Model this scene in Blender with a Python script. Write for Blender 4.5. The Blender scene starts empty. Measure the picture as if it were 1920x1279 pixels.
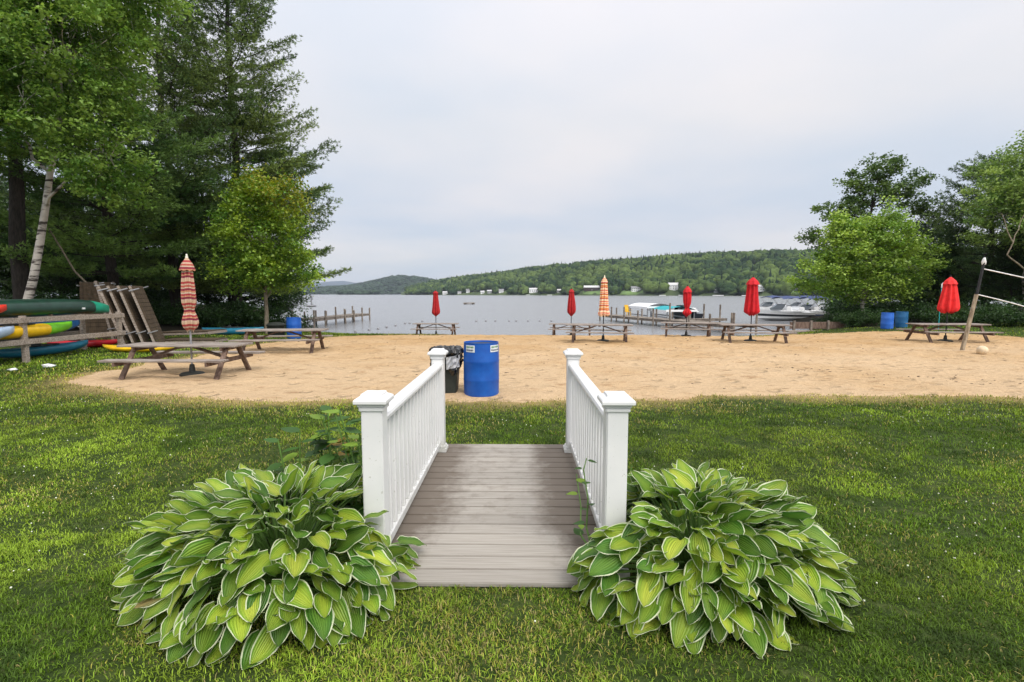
import bpy, bmesh, math, random
import numpy as np
from mathutils import Vector, Matrix, Euler
R = math.radians
rng = np.random.default_rng(7)
random.seed(7)
scene = bpy.context.scene
C = scene.collection

# ------------------------------------------------------------ camera
CAMZ = 1.54; PITCH = 5.35; YAW = 0.79; F = 940.0
cd = bpy.data.cameras.new('camera'); cam = bpy.data.objects.new('camera', cd); C.objects.link(cam)
cam.location = (0, 0, CAMZ); cam.rotation_euler = (R(90 - PITCH), 0, R(YAW))
cd.sensor_width = 36; cd.lens = F / 1920 * 36; cd.clip_start = 0.05; cd.clip_end = 30000
scene.camera = cam
_cm = cam.rotation_euler.to_matrix()
def ray(px, py):
    return _cm @ Vector(((px - 960) / F, -(py - 639.5) / F, -1))
def at(px, py, z):            # where the sight line of a photo point meets height z
    d = ray(px, py); t = (z - CAMZ) / d.z
    return Vector((d.x * t, d.y * t, z))
def aty(px, py, y):           # ... or distance y
    d = ray(px, py); t = y / d.y
    return Vector((d.x * t, y, CAMZ + d.z * t))

# ------------------------------------------------------------ sky and sun
SUN_EL, SUN_AZ = R(50), R(148)      # azimuth measured from +Y towards +X
w = bpy.data.worlds.new('World'); scene.world = w; w.use_nodes = True
nt = w.node_tree; nt.nodes.clear()
N = nt.nodes.new; L = nt.links.new
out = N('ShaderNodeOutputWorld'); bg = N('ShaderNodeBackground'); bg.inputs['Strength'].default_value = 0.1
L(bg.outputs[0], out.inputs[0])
sky = N('ShaderNodeTexSky'); sky.sky_type = 'NISHITA'; sky.sun_disc = False
sky.sun_elevation = SUN_EL; sky.sun_rotation = SUN_AZ
tc = N('ShaderNodeTexCoord'); sp = N('ShaderNodeSeparateXYZ'); L(tc.outputs['Generated'], sp.inputs[0])
def M2(op, a, b=None, c=None):
    m = N('ShaderNodeMath'); m.operation = op
    for i, v in enumerate((a, b, c)):
        if v is None: continue
        if isinstance(v, (int, float)): m.inputs[i].default_value = v
        else: L(v, m.inputs[i])
    return m.outputs[0]
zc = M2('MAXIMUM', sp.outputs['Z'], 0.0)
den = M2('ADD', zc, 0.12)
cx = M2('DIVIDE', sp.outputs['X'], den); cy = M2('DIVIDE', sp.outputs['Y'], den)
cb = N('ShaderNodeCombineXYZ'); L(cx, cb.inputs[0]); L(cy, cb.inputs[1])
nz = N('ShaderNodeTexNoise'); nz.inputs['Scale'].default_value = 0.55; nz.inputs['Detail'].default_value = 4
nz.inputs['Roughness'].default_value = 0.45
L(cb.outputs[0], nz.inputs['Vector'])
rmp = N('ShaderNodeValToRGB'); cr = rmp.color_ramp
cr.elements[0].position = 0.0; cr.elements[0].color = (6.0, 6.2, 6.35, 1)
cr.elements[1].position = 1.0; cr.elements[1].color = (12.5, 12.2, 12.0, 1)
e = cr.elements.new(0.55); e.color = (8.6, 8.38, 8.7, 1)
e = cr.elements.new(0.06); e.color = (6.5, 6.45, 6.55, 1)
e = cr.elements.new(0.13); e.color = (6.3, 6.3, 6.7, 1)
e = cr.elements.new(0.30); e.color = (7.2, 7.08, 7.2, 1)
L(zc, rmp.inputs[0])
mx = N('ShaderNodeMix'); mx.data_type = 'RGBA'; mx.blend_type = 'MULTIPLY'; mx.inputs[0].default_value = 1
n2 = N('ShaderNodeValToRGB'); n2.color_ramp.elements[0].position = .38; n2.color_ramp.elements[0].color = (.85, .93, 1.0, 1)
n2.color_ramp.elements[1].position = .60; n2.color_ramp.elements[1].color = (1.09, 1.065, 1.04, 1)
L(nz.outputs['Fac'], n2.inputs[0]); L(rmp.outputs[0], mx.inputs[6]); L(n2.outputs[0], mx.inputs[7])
# sky glow added around the sun behind the camera, brightens camera-facing sides
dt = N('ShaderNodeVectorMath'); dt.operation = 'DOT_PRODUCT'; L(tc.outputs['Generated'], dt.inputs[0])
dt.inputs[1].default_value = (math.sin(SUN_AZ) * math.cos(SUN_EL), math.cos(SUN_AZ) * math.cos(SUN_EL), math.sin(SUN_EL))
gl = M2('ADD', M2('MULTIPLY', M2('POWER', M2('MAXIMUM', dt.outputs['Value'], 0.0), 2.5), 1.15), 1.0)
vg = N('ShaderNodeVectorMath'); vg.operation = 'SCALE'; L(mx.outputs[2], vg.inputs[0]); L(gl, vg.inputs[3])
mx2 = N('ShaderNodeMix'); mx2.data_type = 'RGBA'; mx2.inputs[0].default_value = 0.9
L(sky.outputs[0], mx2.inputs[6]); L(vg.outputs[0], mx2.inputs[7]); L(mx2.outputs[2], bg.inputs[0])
sl = bpy.data.lights.new('sun', 'SUN'); sl.energy = 1.7; sl.angle = R(24); sl.color = (1, .95, .87)
so = bpy.data.objects.new('sun', sl); C.objects.link(so)
sdir = Vector((math.sin(SUN_AZ) * math.cos(SUN_EL), math.cos(SUN_AZ) * math.cos(SUN_EL), math.sin(SUN_EL)))
so.rotation_euler = sdir.to_track_quat('Z', 'Y').to_euler(); so.location = (0, 0, 60)
scene.view_settings.view_transform = 'Standard'; scene.view_settings.look = 'None'
scene.view_settings.exposure = 0.30; scene.view_settings.gamma = 1
scene.cycles.use_denoising = True
scene.cycles.max_bounces = 6; scene.cycles.diffuse_bounces = 3; scene.cycles.transmission_bounces = 3
scene.cycles.glossy_bounces = 2; scene.cycles.volume_bounces = 0; scene.cycles.transparent_max_bounces = 4

# ------------------------------------------------------------ helpers: materials
MATS = {}
def mat(name, col, rough=.7, var=.15, scale=6, bump=0, bscale=None, spec=.3, metal=0, col2=None, stretch=None,
        attr=None, trans=0, detail=4, lo=.35, hi=.65):
    m = bpy.data.materials.new(name); m.use_nodes = True; t = m.node_tree; n = t.nodes.new; l = t.links.new
    b = t.nodes['Principled BSDF']; b.inputs['Roughness'].default_value = rough
    b.inputs['Specular IOR Level'].default_value = spec; b.inputs['Metallic'].default_value = metal
    tcn = n('ShaderNodeTexCoord'); src = tcn.outputs['Object']
    if stretch:
        mp = n('ShaderNodeMapping'); mp.inputs['Scale'].default_value = stretch; l(src, mp.inputs[0]); src = mp.outputs[0]
    nz = n('ShaderNodeTexNoise'); nz.inputs['Scale'].default_value = scale; nz.inputs['Detail'].default_value = detail
    nz.inputs['Roughness'].default_value = .6; l(src, nz.inputs['Vector'])
    r = n('ShaderNodeValToRGB'); r.color_ramp.elements[0].position = lo; r.color_ramp.elements[1].position = hi
    c1 = col; c2 = col2 or tuple(min(1, c * (1 + var)) for c in col)
    if not col2: c1 = tuple(c * (1 - var) for c in col)
    r.color_ramp.elements[0].color = (*c1, 1); r.color_ramp.elements[1].color = (*c2, 1)
    l(nz.outputs['Fac'], r.inputs[0]); colout = r.outputs[0]
    if attr:
        a = n('ShaderNodeAttribute'); a.attribute_name = 'Col'
        mxx = n('ShaderNodeMix'); mxx.data_type = 'RGBA'; mxx.blend_type = 'MULTIPLY'; mxx.inputs[0].default_value = 1
        l(a.outputs['Color'], mxx.inputs[6]); l(colout, mxx.inputs[7]); colout = mxx.outputs[2]
    l(colout, b.inputs['Base Color'])
    if bump:
        nb = n('ShaderNodeTexNoise'); nb.inputs['Scale'].default_value = bscale or scale * 4; nb.inputs['Detail'].default_value = 5
        l(src, nb.inputs['Vector'])
        bp = n('ShaderNodeBump'); bp.inputs['Strength'].default_value = 1; bp.inputs['Distance'].default_value = bump
        l(nb.outputs['Fac'], bp.inputs['Height']); l(bp.outputs[0], b.inputs['Normal'])
    if trans:
        tr = n('ShaderNodeBsdfTranslucent'); ms = n('ShaderNodeMixShader'); ms.inputs[0].default_value = trans
        hs = n('ShaderNodeHueSaturation'); hs.inputs['Saturation'].default_value = 1.1; hs.inputs['Value'].default_value = 1.25
        l(colout, hs.inputs['Color']); l(hs.outputs[0], tr.inputs[0])
        l(b.outputs[0], ms.inputs[1]); l(tr.outputs[0], ms.inputs[2]); l(ms.outputs[0], t.nodes['Material Output'].inputs[0])
    MATS[name] = m; return m

mat('vinyl', (.71, .71, .71), rough=.38, col2=(.65, .66, .66), scale=3, spec=.5)
mat('old_wood', (.15, .115, .09), rough=.85, col2=(.38, .33, .28), scale=5, stretch=(1, 8, 8), bump=.003, bscale=20)
mat('table_wood', (.13, .10, .085), rough=.85, col2=(.36, .32, .285), scale=4, stretch=(.8, 9, 9), bump=.003, bscale=16)
mat('table_leg_wood', (.09, .055, .04), rough=.85, col2=(.20, .14, .11), scale=5, stretch=(3, 3, 1), bump=.002)
mat('dock_wood', (.11, .09, .075), rough=.9, col2=(.27, .23, .19), scale=3)
mat('dock_face', (.045, .032, .02), rough=.9, col2=(.10, .07, .042), scale=3, stretch=(6, 6, 1))
mat('dark_metal', (.02, .02, .022), rough=.5, var=.3)
mat('grey_metal', (.3, .3, .31), rough=.4, var=.2, metal=.4)
mat('black_plastic', (.018, .02, .018), rough=.55, var=.3, spec=.4)
mat('bin_grey', (.022, .026, .022), rough=.6, var=.3)
mat('bag_black', (.008, .008, .009), rough=.25, var=.3, spec=.7)
mat('bag_clear', (.25, .26, .28), rough=.3, col2=(.5, .5, .52), scale=20)
mat('barrel_blue', (.003, .065, .33), rough=.45, col2=(.006, .095, .42), scale=5, spec=.45, bump=.002, bscale=9)
mat('barrel_blue_faded', (.02, .12, .50), rough=.5, col2=(.05, .17, .62), scale=3)
mat('barrel_teal', (.012, .09, .22), rough=.5, col2=(.03, .14, .30), scale=3)
mat('sticker', (.75, .78, .80), rough=.5, col2=(.55, .6, .62), scale=18)
mat('sticker_green', (.06, .22, .07), rough=.5, var=.3)
mat('sticker_ink', (.08, .08, .14), rough=.5, var=.3)
mat('red_cloth', (.42, .008, .015), rough=.75, col2=(.56, .014, .022), scale=8)
mat('dark_red_cloth', (.28, .010, .014), rough=.8, col2=(.40, .02, .022), scale=8)
mat('bright_red_cloth', (.62, .02, .02), rough=.75, col2=(.78, .035, .035), scale=8)
mat('cream_cloth', (.72, .68, .58), rough=.8)
mat('hull_dark_green', (.008, .035, .022), rough=.35, var=.25, spec=.5)
mat('hull_green_lit', (.005, .27, .16), rough=.35, var=.2, spec=.5)  # canoe end facing the light, its brightness put into the colour
mat('hull_pale', (.55, .58, .58), rough=.5)
mat('hull_red', (.60, .03, .015), rough=.35, var=.15, spec=.5)
mat('hull_crimson', (.45, .008, .02), rough=.35, var=.15, spec=.5)
mat('hull_yellow', (.72, .44, .01), rough=.35, var=.12, spec=.5)
mat('hull_lime', (.16, .52, .02), rough=.35, var=.12, spec=.5)
mat('hull_blue', (.01, .16, .50), rough=.35, var=.15, spec=.5)
mat('hull_teal', (.015, .15, .24), rough=.35, var=.15, spec=.5)
mat('hull_lightblue', (.36, .46, .60), rough=.35, var=.1, spec=.5)
mat('boat_white', (.84, .85, .86), rough=.3, var=.05, spec=.5)
mat('boat_dark', (.015, .018, .025), rough=.3, var=.2, spec=.5)
mat('canvas_blue', (.05, .07, .16), rough=.8)
mat('canvas_teal', (.02, .32, .36), rough=.7)
mat('canvas_tan', (.45, .40, .27), rough=.8)
mat('glass_dark', (.03, .04, .05), rough=.1, spec=.6)
mat('buoy_dark', (.10, .10, .11), rough=.6, col2=(.28, .28, .3))
mat('ball_tan', (.62, .50, .34), rough=.6)
mat('paper_white', (.75, .76, .76), rough=.8)
mat('rope_white', (.72, .73, .74), rough=.8)
mat('pole_wood', (.16, .12, .08), rough=.85, col2=(.40, .34, .25), scale=4, stretch=(6, 6, 1))
mat('yellow_paint', (.65, .38, .03), rough=.5)
mat('bark_dark', (.016, .013, .011), rough=.95, col2=(.045, .037, .031), scale=4, stretch=(4, 4, 1), bump=.03, bscale=10)
mat('bark_grey', (.12, .10, .07), rough=.95, col2=(.26, .22, .16), scale=5, stretch=(4, 4, 1), bump=.02, bscale=10)
mat('house_white', (.76, .77, .78), rough=.8, var=.05)
mat('house_grey', (.32, .33, .34), rough=.8, var=.1)
mat('house_brown', (.05, .03, .028), rough=.8, var=.2)
mat('roof_grey', (.22, .22, .23), rough=.9, var=.2)
mat('roof_pale', (.50, .50, .50), rough=.9, var=.1)
mat('window_dark', (.03, .035, .04), rough=.15, spec=.6)
mat('leaf', (.85, .85, .85), rough=.5, col2=(1.1, 1.1, 1.1), scale=2, attr=1, trans=.32, spec=.35)
mat('needle', (.85, .85, .85), rough=.6, col2=(1.1, 1.1, 1.1), scale=1, attr=1, trans=.18, spec=.2)
mat('grass_blade', (.85, .85, .85), rough=.6, col2=(1.1, 1.1, 1.1), scale=1.2, attr=1, trans=.30, spec=.2)
mat('forest_far', (.65, .65, .65), rough=.9, col2=(1.25, 1.25, 1.25), scale=.22, attr=1, spec=.1, detail=6, bump=1.2, bscale=.5)
mat('dirt_speck', (.05, .035, .02), rough=.9, var=.4)
mat('blossom', (.62, .64, .52), rough=.8)

def vinyl_dirt():
    m = MATS['vinyl']; t = m.node_tree; n = t.nodes.new; l = t.links.new; b = t.nodes['Principled BSDF']; old = b.inputs['Base Color'].links[0].from_socket
    tcn = n('ShaderNodeTexCoord'); nz = n('ShaderNodeTexNoise'); nz.inputs['Scale'].default_value = 55; nz.inputs['Detail'].default_value = 2; l(tcn.outputs['Object'], nz.inputs['Vector'])
    r = n('ShaderNodeValToRGB'); r.color_ramp.elements[0].position = .70; r.color_ramp.elements[1].position = .74; l(nz.outputs['Fac'], r.inputs[0])
    s_ = n('ShaderNodeSeparateXYZ'); l(tcn.outputs['Object'], s_.inputs[0]); mr = n('ShaderNodeMapRange'); mr.inputs[1].default_value = .35; mr.inputs[2].default_value = .0; l(s_.outputs['Z'], mr.inputs[0])
    n2_ = n('ShaderNodeTexNoise'); n2_.inputs['Scale'].default_value = 9; n2_.inputs['Detail'].default_value = 7; n2_.inputs['Roughness'].default_value = .7; l(tcn.outputs['Object'], n2_.inputs['Vector'])
    mu = n('ShaderNodeMath'); mu.operation = 'MULTIPLY'; l(mr.outputs[0], mu.inputs[0]); l(n2_.outputs['Fac'], mu.inputs[1])
    r2 = n('ShaderNodeValToRGB'); r2.color_ramp.elements[0].position = .28; r2.color_ramp.elements[1].position = .75; l(mu.outputs[0], r2.inputs[0])
    mx_ = n('ShaderNodeMath'); mx_.operation = 'MAXIMUM'; m4 = n('ShaderNodeMath'); m4.operation = 'MULTIPLY'; m4.inputs[1].default_value = .45; l(r.outputs[0], m4.inputs[0]); l(m4.outputs[0], mx_.inputs[0]); l(r2.outputs[0], mx_.inputs[1])
    mm = n('ShaderNodeMix'); mm.data_type = 'RGBA'; l(mx_.outputs[0], mm.inputs[0]); l(old, mm.inputs[6]); mm.inputs[7].default_value = (.30, .29, .22, 1); l(mm.outputs[2], b.inputs['Base Color'])
vinyl_dirt()
def birch_bark():
    m = mat('birch_bark', (.34, .31, .28), rough=.8, col2=(.52, .48, .43), scale=2.5, bump=.008, bscale=9)
    t = m.node_tree; n = t.nodes.new; l = t.links.new; b = t.nodes['Principled BSDF']
    tcn = n('ShaderNodeTexCoord'); mp = n('ShaderNodeMapping'); mp.inputs['Scale'].default_value = (1.2, 1.2, 5.5)
    l(tcn.outputs['Object'], mp.inputs[0])
    nz = n('ShaderNodeTexNoise'); nz.inputs['Scale'].default_value = 1.6; nz.inputs['Detail'].default_value = 5; l(mp.outputs[0], nz.inputs['Vector'])
    r = n('ShaderNodeValToRGB'); r.color_ramp.elements[0].position = .50; r.color_ramp.elements[1].position = .60
    l(nz.outputs['Fac'], r.inputs[0])
    old = b.inputs['Base Color'].links[0].from_socket
    mm = n('ShaderNodeMix'); mm.data_type = 'RGBA'; l(r.outputs[0], mm.inputs[0]); l(old, mm.inputs[6]); mm.inputs[7].default_value = (.05, .04, .035, 1)
    l(mm.outputs[2], b.inputs['Base Color'])
birch_bark()

def stripe_cloth():
    m = bpy.data.materials.new('striped_cloth'); m.use_nodes = True; t = m.node_tree; n = t.nodes.new; l = t.links.new
    b = t.nodes['Principled BSDF']; b.inputs['Roughness'].default_value = .85
    uv = n('ShaderNodeUVMap'); s = n('ShaderNodeSeparateXYZ'); l(uv.outputs[0], s.inputs[0])
    fr = n('ShaderNodeMath'); fr.operation = 'FRACT'; mu = n('ShaderNodeMath'); mu.operation = 'MULTIPLY'; mu.inputs[1].default_value = 3.4
    l(s.outputs['Y'], mu.inputs[0]); l(mu.outputs[0], fr.inputs[0])
    r = n('ShaderNodeValToRGB'); r.color_ramp.interpolation = 'CONSTANT'
    cols = [(0, (.55, .38, .25)), (.10, (.36, .04, .04)), (.2, (.52, .36, .25)), (.27, (.42, .09, .06)), (.36, (.55, .42, .30)), (.42, (.24, .02, .04)),
            (.52, (.50, .22, .12)), (.6, (.56, .44, .32)), (.67, (.36, .04, .05)), (.76, (.52, .26, .14)), (.82, (.20, .015, .04)), (.92, (.54, .38, .27))]
    cols = [(p, tuple(v * .85 for v in c)) for p, c in cols]
    el = r.color_ramp.elements; el[0].position = 0; el[0].color = (*cols[0][1], 1); el[1].position = cols[1][0]; el[1].color = (*cols[1][1], 1)
    for p, c in cols[2:]:
        q = el.new(p); q.color = (*c, 1)
    l(fr.outputs[0], r.inputs[0]); l(r.outputs[0], b.inputs['Base Color']); MATS['striped_cloth'] = m
    m2 = m.copy(); m2.name = 'orange_striped_cloth'; MATS['orange_striped_cloth'] = m2
    r2 = [x for x in m2.node_tree.nodes if x.type == 'VALTORGB'][0].color_ramp.elements
    alt = [(.72, .55, .36), (.60, .10, .05), (.80, .66, .46), (.66, .22, .08), (.8, .66, .46), (.45, .05, .05), (.66, .32, .06), (.8, .7, .5), (.6, .14, .05), (.7, .42, .12), (.45, .06, .05), (.78, .6, .4)]
    for q, c in zip(r2, alt): q.color = (*c, 1)
stripe_cloth()

def deck_mat():
    m = bpy.data.materials.new('decking'); m.use_nodes = True; t = m.node_tree; n = t.nodes.new; l = t.links.new
    b = t.nodes['Principled BSDF']; b.inputs['Roughness'].default_value = .75; b.inputs['Specular IOR Level'].default_value = .25
    tcn = n('ShaderNodeTexCoord'); mp = n('ShaderNodeMapping'); mp.inputs['Scale'].default_value = (1.5, 40, 40); l(tcn.outputs['Object'], mp.inputs[0])
    nz = n('ShaderNodeTexNoise'); nz.inputs['Scale'].default_value = 2; nz.inputs['Detail'].default_value = 5; l(mp.outputs[0], nz.inputs['Vector'])
    r = n('ShaderNodeValToRGB'); r.color_ramp.elements[0].color = (.265, .24, .21, 1); r.color_ramp.elements[1].color = (.355, .33, .295, 1)
    r.color_ramp.elements[0].position = .3; r.color_ramp.elements[1].position = .7; l(nz.outputs['Fac'], r.inputs[0])
    at_ = n('ShaderNodeAttribute'); at_.attribute_name = 'Col'
    m1 = n('ShaderNodeMix'); m1.data_type = 'RGBA'; m1.blend_type = 'MULTIPLY'; m1.inputs[0].default_value = 1
    l(r.outputs[0], m1.inputs[6]); l(at_.outputs['Color'], m1.inputs[7])
    # ground-in dirt towards both railings, wider on the right
    s = n('ShaderNodeSeparateXYZ'); l(tcn.outputs['Object'], s.inputs[0])
    dn = n('ShaderNodeTexNoise'); dn.inputs['Scale'].default_value = 7; dn.inputs['Detail'].default_value = 7; dn.inputs['Roughness'].default_value = .68
    l(tcn.outputs['Object'], dn.inputs['Vector'])
    rr = n('ShaderNodeValToRGB'); el = rr.color_ramp.elements
    mr = n('ShaderNodeMapRange'); mr.inputs[1].default_value = -.74; mr.inputs[2].default_value = .74; l(s.outputs['X'], mr.inputs[0])
    el[0].position = .03; el[0].color = (.95, .95, .95, 1); el[1].position = .97; el[1].color = (1, 1, 1, 1)
    q = el.new(.15); q.color = (.55, .55, .55, 1); q = el.new(.34); q.color = (.12, .12, .12, 1); q = el.new(.62); q.color = (.10, .10, .10, 1); q = el.new(.84); q.color = (.72, .72, .72, 1)
    l(mr.outputs[0], rr.inputs[0])
    ad = n('ShaderNodeMath'); ad.operation = 'ADD'; l(rr.outputs[0], ad.inputs[0]); l(dn.outputs['Fac'], ad.inputs[1])
    my = n('ShaderNodeMapRange'); my.inputs[1].default_value = 2.8; my.inputs[2].default_value = 3.3; my.inputs[3].default_value = -.35; my.inputs[4].default_value = 0
    l(s.outputs['Y'], my.inputs[0]); ad2 = n('ShaderNodeMath'); ad2.operation = 'ADD'; l(ad.outputs[0], ad2.inputs[0]); l(my.outputs[0], ad2.inputs[1])
    r3 = n('ShaderNodeValToRGB'); r3.color_ramp.elements[0].position = .60 ; r3.color_ramp.elements[1].position = 1.0
    l(ad2.outputs[0], r3.inputs[0])
    sc = n('ShaderNodeMath'); sc.operation = 'MULTIPLY'; sc.inputs[1].default_value = .80; l(r3.outputs[0], sc.inputs[0])
    m3 = n('ShaderNodeMix'); m3.data_type = 'RGBA'; l(sc.outputs[0], m3.inputs[0]); l(m1.outputs[2], m3.inputs[6]); m3.inputs[7].default_value = (.11, .085, .065, 1)
    l(m3.outputs[2], b.inputs['Base Color'])
    bp = n('ShaderNodeBump'); bp.inputs['Distance'].default_value = .0015; l(nz.outputs['Fac'], bp.inputs['Height']); l(bp.outputs[0], b.inputs['Normal'])
    MATS['decking'] = m
deck_mat()

def hosta_mat():
    m = bpy.data.materials.new('hosta_leaf'); m.use_nodes = True; t = m.node_tree; n = t.nodes.new; l = t.links.new
    b = t.nodes['Principled BSDF']; b.inputs['Roughness'].default_value = .42; b.inputs['Specular IOR Level'].default_value = .4
    uv = n('ShaderNodeUVMap'); s = n('ShaderNodeSeparateXYZ'); l(uv.outputs[0], s.inputs[0])
    def mth(op, a, b_=None):
        q = n('ShaderNodeMath'); q.operation = op
        for i, v in enumerate((a, b_)):
            if v is None: continue
            if isinstance(v, (int, float)): q.inputs[i].default_value = v
            else: l(v, q.inputs[i])
        return q.outputs[0]
    tt = mth('ABSOLUTE', mth('MULTIPLY', mth('SUBTRACT', s.outputs['X'], .5), 2))
    cmb = n('ShaderNodeCombineXYZ'); l(mth('MULTIPLY', s.outputs['X'], 16), cmb.inputs[0]); l(mth('MULTIPLY', s.outputs['Y'], 3.0), cmb.inputs[1])
    tcn = n('ShaderNodeTexCoord'); va = n('ShaderNodeVectorMath'); va.operation = 'ADD'; vs = n('ShaderNodeVectorMath'); vs.operation = 'SCALE'; vs.inputs[3].default_value = 6
    l(tcn.outputs['Object'], vs.inputs[0]); l(cmb.outputs[0], va.inputs[0]); l(vs.outputs[0], va.inputs[1])
    nz = n('ShaderNodeTexNoise'); nz.inputs['Scale'].default_value = 1.0; nz.inputs['Detail'].default_value = 3; l(va.outputs[0], nz.inputs['Vector'])
    tip = mth('MULTIPLY', mth('POWER', s.outputs['Y'], 5), .16)
    ed = mth('ADD', mth('ADD', tt, tip), mth('MULTIPLY', mth('SUBTRACT', nz.outputs['Fac'], .5), .28))
    r = n('ShaderNodeValToRGB'); r.color_ramp.elements[0].position = .88; r.color_ramp.elements[1].position = .93; l(ed, r.inputs[0])
    a = n('ShaderNodeAttribute'); a.attribute_name = 'Col'
    # greener feathering in bands beside the midrib
    gm = n('ShaderNodeValToRGB'); gm.color_ramp.elements[0].position = .35; gm.color_ramp.elements[1].position = .72
    gm.color_ramp.elements[0].color = (1, 1, 1, 1); gm.color_ramp.elements[1].color = (.40, .62, .55, 1)
    l(mth('ADD', mth('MULTIPLY', tt, .55), mth('MULTIPLY', nz.outputs['Fac'], .45)), gm.inputs[0])
    m1 = n('ShaderNodeMix'); m1.data_type = 'RGBA'; m1.blend_type = 'MULTIPLY'; m1.inputs[0].default_value = 1
    l(a.outputs['Color'], m1.inputs[6]); l(gm.outputs[0], m1.inputs[7])
    m2 = n('ShaderNodeMix'); m2.data_type = 'RGBA'; l(r.outputs[0], m2.inputs[0]); l(m1.outputs[2], m2.inputs[6]); m2.inputs[7].default_value = (.68, .72, .50, 1)
    l(m2.outputs[2], b.inputs['Base Color'])
    ve = mth('ABSOLUTE', mth('SINE', mth('MULTIPLY', mth('POWER', tt, .85), 15)))
    mid = mth('MINIMUM', mth('MULTIPLY', tt, 10), 1.0)
    bp = n('ShaderNodeBump'); bp.inputs['Distance'].default_value = .004; bp.inputs['Strength'].default_value = .8
    l(mth('MULTIPLY', ve, mid), bp.inputs['Height']); l(bp.outputs[0], b.inputs['Normal'])
    tr = n('ShaderNodeBsdfTranslucent'); ms = n('ShaderNodeMixShader'); ms.inputs[0].default_value = .3
    l(m2.outputs[2], tr.inputs[0]); l(b.outputs[0], ms.inputs[1]); l(tr.outputs[0], ms.inputs[2]); l(ms.outputs[0], t.nodes['Material Output'].inputs[0])
    MATS['hosta_leaf'] = m
hosta_mat()

def water_mat():
    m = bpy.data.materials.new('lake_water'); m.use_nodes = True; t = m.node_tree; n = t.nodes.new; l = t.links.new
    b = t.nodes['Principled BSDF']; b.inputs['Base Color'].default_value = (.20, .205, .215, 1); b.inputs['Roughness'].default_value = .24
    b.inputs['IOR'].default_value = 1.33; b.inputs['Specular IOR Level'].default_value = .6
    tcn = n('ShaderNodeTexCoord'); mp = n('ShaderNodeMapping'); mp.inputs['Scale'].default_value = (.45, 1.0, 1); l(tcn.outputs['Object'], mp.inputs[0])
    n1 = n('ShaderNodeTexNoise'); n1.inputs['Scale'].default_value = 1.6; n1.inputs['Detail'].default_value = 4; l(mp.outputs[0], n1.inputs['Vector'])
    mp2 = n('ShaderNodeMapping'); mp2.inputs['Scale'].default_value = (.006, .03, 1); l(tcn.outputs['Object'], mp2.inputs[0])
    n2 = n('ShaderNodeTexNoise'); n2.inputs['Scale'].default_value = 1; n2.inputs['Detail'].default_value = 3; l(mp2.outputs[0], n2.inputs['Vector'])
    mr = n('ShaderNodeMapRange'); mr.inputs[1].default_value = .35; mr.inputs[2].default_value = .65; mr.inputs[3].default_value = .012; mr.inputs[4].default_value = .05
    l(n2.outputs['Fac'], mr.inputs[0])
    bp = n('ShaderNodeBump'); bp.inputs['Strength'].default_value = 1; l(mr.outputs[0], bp.inputs['Distance']); l(n1.outputs['Fac'], bp.inputs['Height']); l(bp.outputs[0], b.inputs['Normal'])
    MATS['lake_water'] = m
water_mat()

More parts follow.
